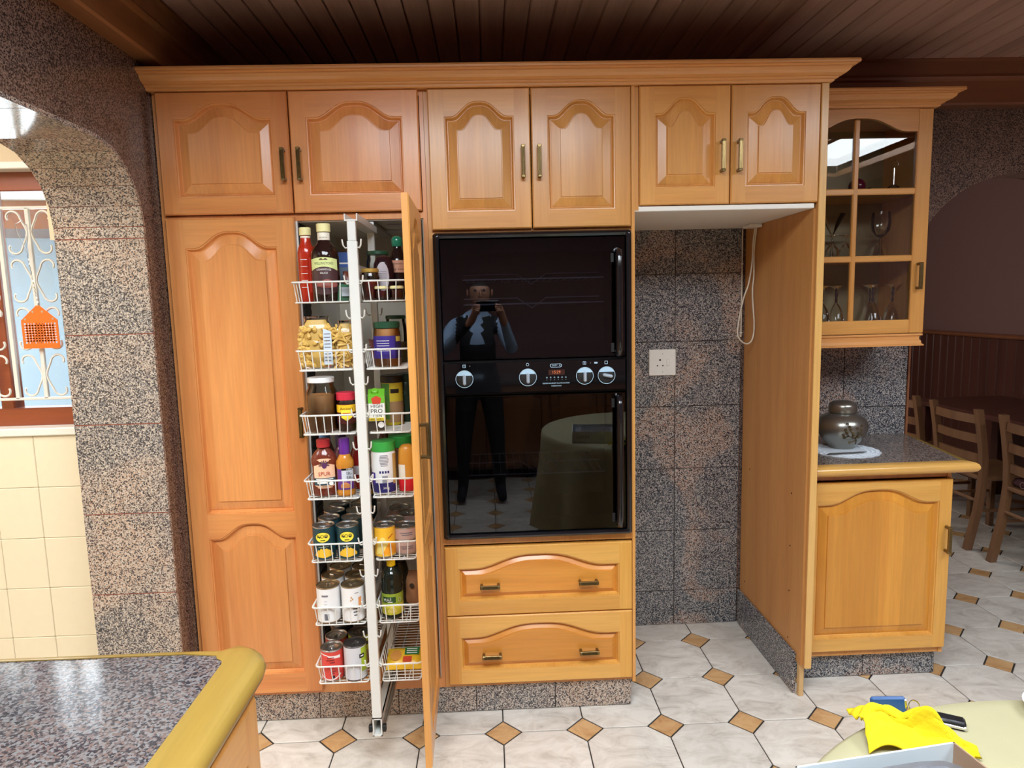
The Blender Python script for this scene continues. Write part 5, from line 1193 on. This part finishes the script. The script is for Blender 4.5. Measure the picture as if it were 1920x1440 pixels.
# ================================================================== round table in the right foreground
CLOTH = plain('beige_tablecloth', srgb(164, 156, 122), .85, noise=.05, nscale=14, bump=.15)
TC = (1.16, -1.80); TR = .648
t = thing('round_table', 'round table hidden beneath the beige cloth in the right foreground', 'table', (TC[0], TC[1], 0))
MB().lathe([(0, .71), (TR-.012, .71), (TR-.006, .716), (TR-.006, .742), (TR-.012, .747), (0, .747)], 48).build('table_top', W_BACK, t)
MB().lathe([(.28, 0), (.28, .03), (.06, .06), (.05, .30), (.05, .68), (.12, .71)], 24).build('pedestal', W_BACK, t, smooth=40)
vs = []; n = 96; rings_ = [(0, .7505), (.3, .7505), (TR-.03, .7505), (TR-.006, .749), (TR+.004, .742), (TR+.010, .72), (TR+.02, .6), (TR+.035, .45), (TR+.05, .30), (TR+.06, .17)]
vs.append((0, 0, .7505))
for r, z in rings_[1:]:
    f = max(0, (.735-z)/.5)
    for k in range(n): a = 2*pi*k/n; rr = r+f*.045*sin(11*a+.6*sin(3*a)); vs.append((rr*cos(a), rr*sin(a), z+.012*f*sin(5*a)))
fs = [(0, 1+k, 1+(k+1) % n) for k in range(n)]+[(1+i*n+k, 1+i*n+(k+1) % n, 1+(i+1)*n+(k+1) % n, 1+(i+1)*n+k) for i in range(len(rings_)-2) for k in range(n)]
o = MB().add(vs, fs).build('tablecloth', CLOTH, None, (TC[0], TC[1], 0), smooth=70); tag(o, 'plain beige cloth draped over the round table in the right foreground', 'tablecloth')
# box with foil tray
CARD = plain('white_card', srgb(226, 236, 240), .6, noise=.02); CARDB = plain('brown_card', srgb(150, 120, 96), .8, noise=.05)
ba = atan2(.04, .29); t = thing('filing_box', 'open white cardboard box holding a foil tray on the tablecloth', 'box', (.652, -1.405, .7515), ba)
BW_, BD_, BH_, k = .288, .23, .068, .003
def wallp(x0, x1, y0, y1, nm='box_wall'): return MB().box(x0, x1, y0, y1, 0, BH_).build(nm, CARD, t)
MB().box(0, BW_, -BD_, 0, 0, k).build('box_base', CARD, t)
bw = wallp(0, BW_, -k, 0); wallp(0, BW_, -BD_, -BD_+k); wallp(0, k, -BD_, 0)
MB().box(BW_-k, BW_, -BD_, 0, 0, BH_).build('box_wall', CARDB, t)
text('FILING', .026, Lb('grey_box_print', 110, 112, 116), t, (.06, .0006, .034), (pi/2, 0, pi))
FOIL = plain('aluminium_foil', srgb(225, 232, 240), .38, 1, noise=.08, nscale=60, bump=.5)
t = thing('foil_tray', 'crinkled aluminium foil tray sitting inside the white box', 'tray', (.652+.145*cos(ba)+.112*sin(ba), -1.405+.145*sin(ba)-.112*cos(ba), .7545), ba)
vs = []; n = 64; rnd = random.Random(2)
for w_, d_, z in ((.095, .065, .0), (.098, .068, .004), (.112, .084, .048), (.114, .086, .052), (.124, .096, .053), (.127, .099, .050)):
    for q in range(n):
        a = 2*pi*q/n; c, s_ = cos(a), sin(a); e = .35
        x = w_*abs(c)**e*(1 if c > 0 else -1); y = d_*abs(s_)**e*(1 if s_ > 0 else -1); cr = 1+.012*(q % 2)*(1 if .001 < z < .05 else .3)+rnd.uniform(-.003, .003)
        vs.append((x*cr, y*cr, z+rnd.uniform(-.0006, .0006)))
MB().add(vs, [(i*n+q, i*n+(q+1) % n, (i+1)*n+(q+1) % n, (i+1)*n+q) for i in range(5) for q in range(n)]+[tuple(range(n))]).build('tray_shell', FOIL, t, smooth=25)
# yellow cleaning cloth
YC = plain('yellow_microfibre', srgb(214, 190, 8), .9, noise=.12, nscale=140, bump=.8)
nx, ny = 44, 36; vs = []; rnd = random.Random(9)
def cloth_pt(u, v):
    # a crumpled square folded into a peak at the middle, with a long tail to the lower right
    x = .835+.175*u+.03*v; y = -1.300+.115*v-.085*u*u+.015*sin(6*v)
    pk = .050*math.exp(-((u-.62)**2/.035+(v-.62)**2/.09))+.028*math.exp(-((u-.18)**2/.03+(v-.55)**2/.12))+.022*math.exp(-((u-.35)**2/.01+(v-.9)**2/.05))
    z = .7535+pk+.010*(1-u)*sin(pi*v)+.011*abs(sin(9*u+4*v))*abs(sin(6*v+2*u))+.006*abs(sin(17*v-8*u))
    return (x+.010*sin(5*v+2*u), y+.008*sin(8*u), max(.7525, z))
for j in range(ny+1):
    for i in range(nx+1):
        u, v = i/nx, j/ny; v2 = v if u < .6 else .5+(v-.5)*(1-.55*(u-.6)/.4); vs.append(cloth_pt(u, v2))
o = MB().add(vs, [(j*(nx+1)+i, j*(nx+1)+i+1, (j+1)*(nx+1)+i+1, (j+1)*(nx+1)+i) for j in range(ny) for i in range(nx)]).build('cleaning_cloth', YC, smooth=80)
sd = o.modifiers.new('thickness', 'SOLIDIFY'); sd.thickness = .003; sd.offset = 1
tag(o, 'crumpled bright yellow cleaning cloth lying behind the cardboard box', 'cloth')
# blue tag and car key
t = thing('blue_key_tag', 'blue plastic tag propped upright behind the yellow cloth', 'key tag', (.924, -1.222, .7515), -.06)
BLUE = plain('blue_plastic', srgb(28, 70, 120), .3, noise=.03)
MB().cbox(-.036, .030, -.005, .005, 0, .052, .004).build('tag_body', BLUE, t, rot=(radians(-14), 0, 0))
MB().cbox(.024, .031, -.0055, .0055, .030, .048, .002).build('slot_trim', CHROME, t, rot=(radians(-14), 0, 0))
disc(.004, 12).build('round_mark', Lb('deep_blue_print', 16, 44, 82), t, (.004, -.0010, .022), (radians(-14), 0, 0))
MB().tube([(.038+.010*cos(a*pi/8), -.004+.004*sin(a*pi/8), .040+.010*sin(a*pi/8)) for a in range(16)], .0012, 5, closed=True).build('split_ring', CHROME, t)
t = thing('car_key', 'black car key with chrome edge beside the yellow cloth', 'car key', (1.020, -1.222, .7515), -.52)
MB().cbox(-.038, .038, -.013, .013, .004, .016, .004).build('key_body', Lb('black_lid', 24, 24, 26, .25), t, rot=None, smooth=40)
MB().cbox(-.030, .0385, -.0136, -.009, .002, .009, .0015).build('chrome_edge', CHROME, t); MB().cbox(-.036, .036, -.012, .012, .0, .004, .001).build('key_back', BLACKM, t)
ring(.0035, .0042, 14).build('badge', CHROME, t, (.026, 0, .0165), (-pi/2, 0, 0))
t = thing('white_saucer', 'white saucer rim at the right edge of the tablecloth', 'saucer', (1.258, -1.222, .7515))
MB().lathe([(0, .002), (.035, .002), (.036, .004), (.062, .016), (.064, .019), (.060, .018), (.034, .007), (0, .006)], 40).build('dish', Lb('white_lid', 236, 238, 238), t, smooth=50)

# ================================================================== behind the camera (seen mirrored in the oven glass)
t = thing('sideboard_cabinet', 'brown wooden base cabinets with arched doors along the rear wall', 'cabinet', (.9, -3.65, 0))
wp(MB().box(-.3, 2.2, -3.94, -3.42, .10, .86), 'carcass', W_BACK, t)
wp(MB().cbox(-.33, 2.23, -3.945, -3.38, .86, .90, .006), 'counter_top', GRAN_T, t)
for k in range(5):
    d_ = door(t, 0, .47, .13, .845, 0, [(.058, .62, .052)], (W_BACK, W_BACK, W_BACK), stile=.06)
    d_.rotation_euler = (0, 0, pi); d_.location = (.21+k*.49-t.location.x, -3.40-t.location.y, .13)
# ---- the photographer
SKIN = plain('skin', srgb(176, 128, 104), .55, noise=.04); HAIR = plain('dark_hair', srgb(34, 28, 26), .7, noise=.1); SHIRT = plain('light_blue_shirt', srgb(150, 176, 208), .8, noise=.05); VEST = plain('black_waistcoat', srgb(20, 20, 24), .8, noise=.1); TROU = plain('dark_trousers', srgb(26, 26, 32), .85, noise=.08)
J = {}; E_ = []
def jt(n, p, r, link_=None):
    J[n] = (Vector(p), r)
    if link_: E_.append((link_, n))
px, py = .10, -2.84
jt('pelvis', (px, py, .95), .150); jt('waist', (px, py+.01, 1.08), .145, 'pelvis'); jt('chest', (px, py+.02, 1.26), .160, 'waist'); jt('shl', (px, py+.02, 1.40), .120, 'chest'); jt('neck', (px+.02, py+.05, 1.50), .058, 'shl')
jt('jaw', (px+.03, py+.09, 1.57), .066, 'neck'); jt('head', (px+.03, py+.085, 1.655), .094, 'jaw'); jt('crown', (px+.03, py+.075, 1.725), .070, 'head')
for sg, nm in ((-1, 'l'), (1, 'r')):
    jt('s'+nm, (px+sg*.19, py+.02, 1.39), .068, 'shl'); jt('e'+nm, (px+sg*.27, py+.14, 1.20), .050, 's'+nm)
    wx = .187+sg*.105; jt('w'+nm, (wx, -2.46, 1.46), .030, 'e'+nm); jt('p'+nm, (wx-sg*.008, -2.425, 1.50), .030, 'w'+nm)
    for q, (dx, dz, ln) in enumerate(((.010, .035, .9), (.004, .018, 1), (-.002, .002, .95), (-.006, -.014, .8))):
        b0 = Vector((wx-sg*(.010), -2.405, 1.52+dz*.8)); jt(f'f{nm}{q}a', b0, .0095, 'p'+nm); jt(f'f{nm}{q}b', b0+Vector((-sg*.022*ln, .040, .004)), .0088, f'f{nm}{q}a'); jt(f'f{nm}{q}c', b0+Vector((-sg*.046*ln, .036, .006)), .0078, f'f{nm}{q}b')
    jt(f't{nm}a', (wx-sg*.024, -2.430, 1.485), .011, 'p'+nm); jt(f't{nm}b', (wx-sg*.048, -2.412, 1.505), .0095, f't{nm}a')
    jt('h'+nm, (px+sg*.095, py, .90), .105, 'pelvis'); jt('k'+nm, (px+sg*.13, py+.03, .50), .068, 'h'+nm); jt('a'+nm, (px+sg*.15, py-.01, .10), .045, 'k'+nm); jt('t'+nm+'oe', (px+sg*.165, py+.15, .040), .036, 'a'+nm)
names = list(J); me = bpy.data.meshes.new('person'); me.from_pydata([J[k][0] for k in names], [(names.index(a), names.index(b)) for a, b in E_], [])
tmp = bpy.data.objects.new('person_tmp', me); COL.objects.link(tmp)
tmp.modifiers.new('skin', 'SKIN'); 
for i, k in enumerate(names):
    v = me.skin_vertices[0].data[i]; v.radius = (J[k][1], J[k][1]); v.use_root = (k == 'pelvis')
sb = tmp.modifiers.new('sub', 'SUBSURF'); sb.levels = 2; sb.render_levels = 2
dg = bpy.context.evaluated_depsgraph_get(); pm = bpy.data.meshes.new_from_object(tmp.evaluated_get(dg)); bpy.data.objects.remove(tmp)
pm.materials.clear()
for m in (SKIN, SHIRT, VEST, TROU, HAIR): pm.materials.append(m)
for p in pm.polygons:
    c = p.center; p.use_smooth = True
    if c.z > 1.52 and abs(c.x-px-.03) < .13 and c.y < -2.62: mi = 4 if (c.z > 1.695 or c.y < py+.05) else 0
    elif c.y > -2.475 and c.z > 1.3: mi = 0
    elif c.z < .075: mi = 2
    elif c.z < 1.0: mi = 3
    elif abs(c.x-px) < .155 and c.z < 1.47: mi = 1 if (abs(c.x-px) < .022+.03*max(0, (c.z-1.2)/.25) and c.y > py) else 2
    else: mi = 1
    p.material_index = mi
t = thing('person', 'person in light blue shirt and dark waistcoat photographing, mirrored in the oven glass', 'person', (px, py, 0))
link('body', pm, t, (-px, -py, 0))
for sg in (-1, 1):
    MB().lathe([(0, 0), (.010, .002), (.011, .006), (0, .010)], 12).build('eye', INK, t, (.03+sg*.033, .172, 1.662), (-pi/2, 0, 0))
    MB().lathe([(.030*sin(pi*q/8)*.6, -.030*cos(pi*q/8)) for q in range(9)], 10, sx=.5).build('ear', SKIN, t, (.03+sg*.094, .08, 1.645), smooth=70)
MB().add([(-.012, .16, 1.62), (.012, .16, 1.62), (0, .196, 1.622), (0, .168, 1.665)], [(0, 1, 2), (0, 2, 3), (1, 3, 2), (0, 3, 1)]).build('nose', SKIN, t, (.03, 0, 0))
MB().cbox(-.024, .024, .150, .160, 1.583, 1.591, .003).build('mouth', Lb('lip', 150, 90, 84), t, (.03, 0, 0))
t = thing('phone', 'black mobile phone held up in both hands, mirrored in the oven glass', 'phone', (.187, -2.385, 1.545))
MB().cbox(-.080, .080, -.0045, .0045, -.038, .038, .004).build('phone_body', BLACK, t); MB().lathe([(0, 0), (.008, 0), (.008, .0015), (0, .0015)], 14).build('lens', STEEL, t, (.06, .0045, .02), (-pi/2, 0, 0))
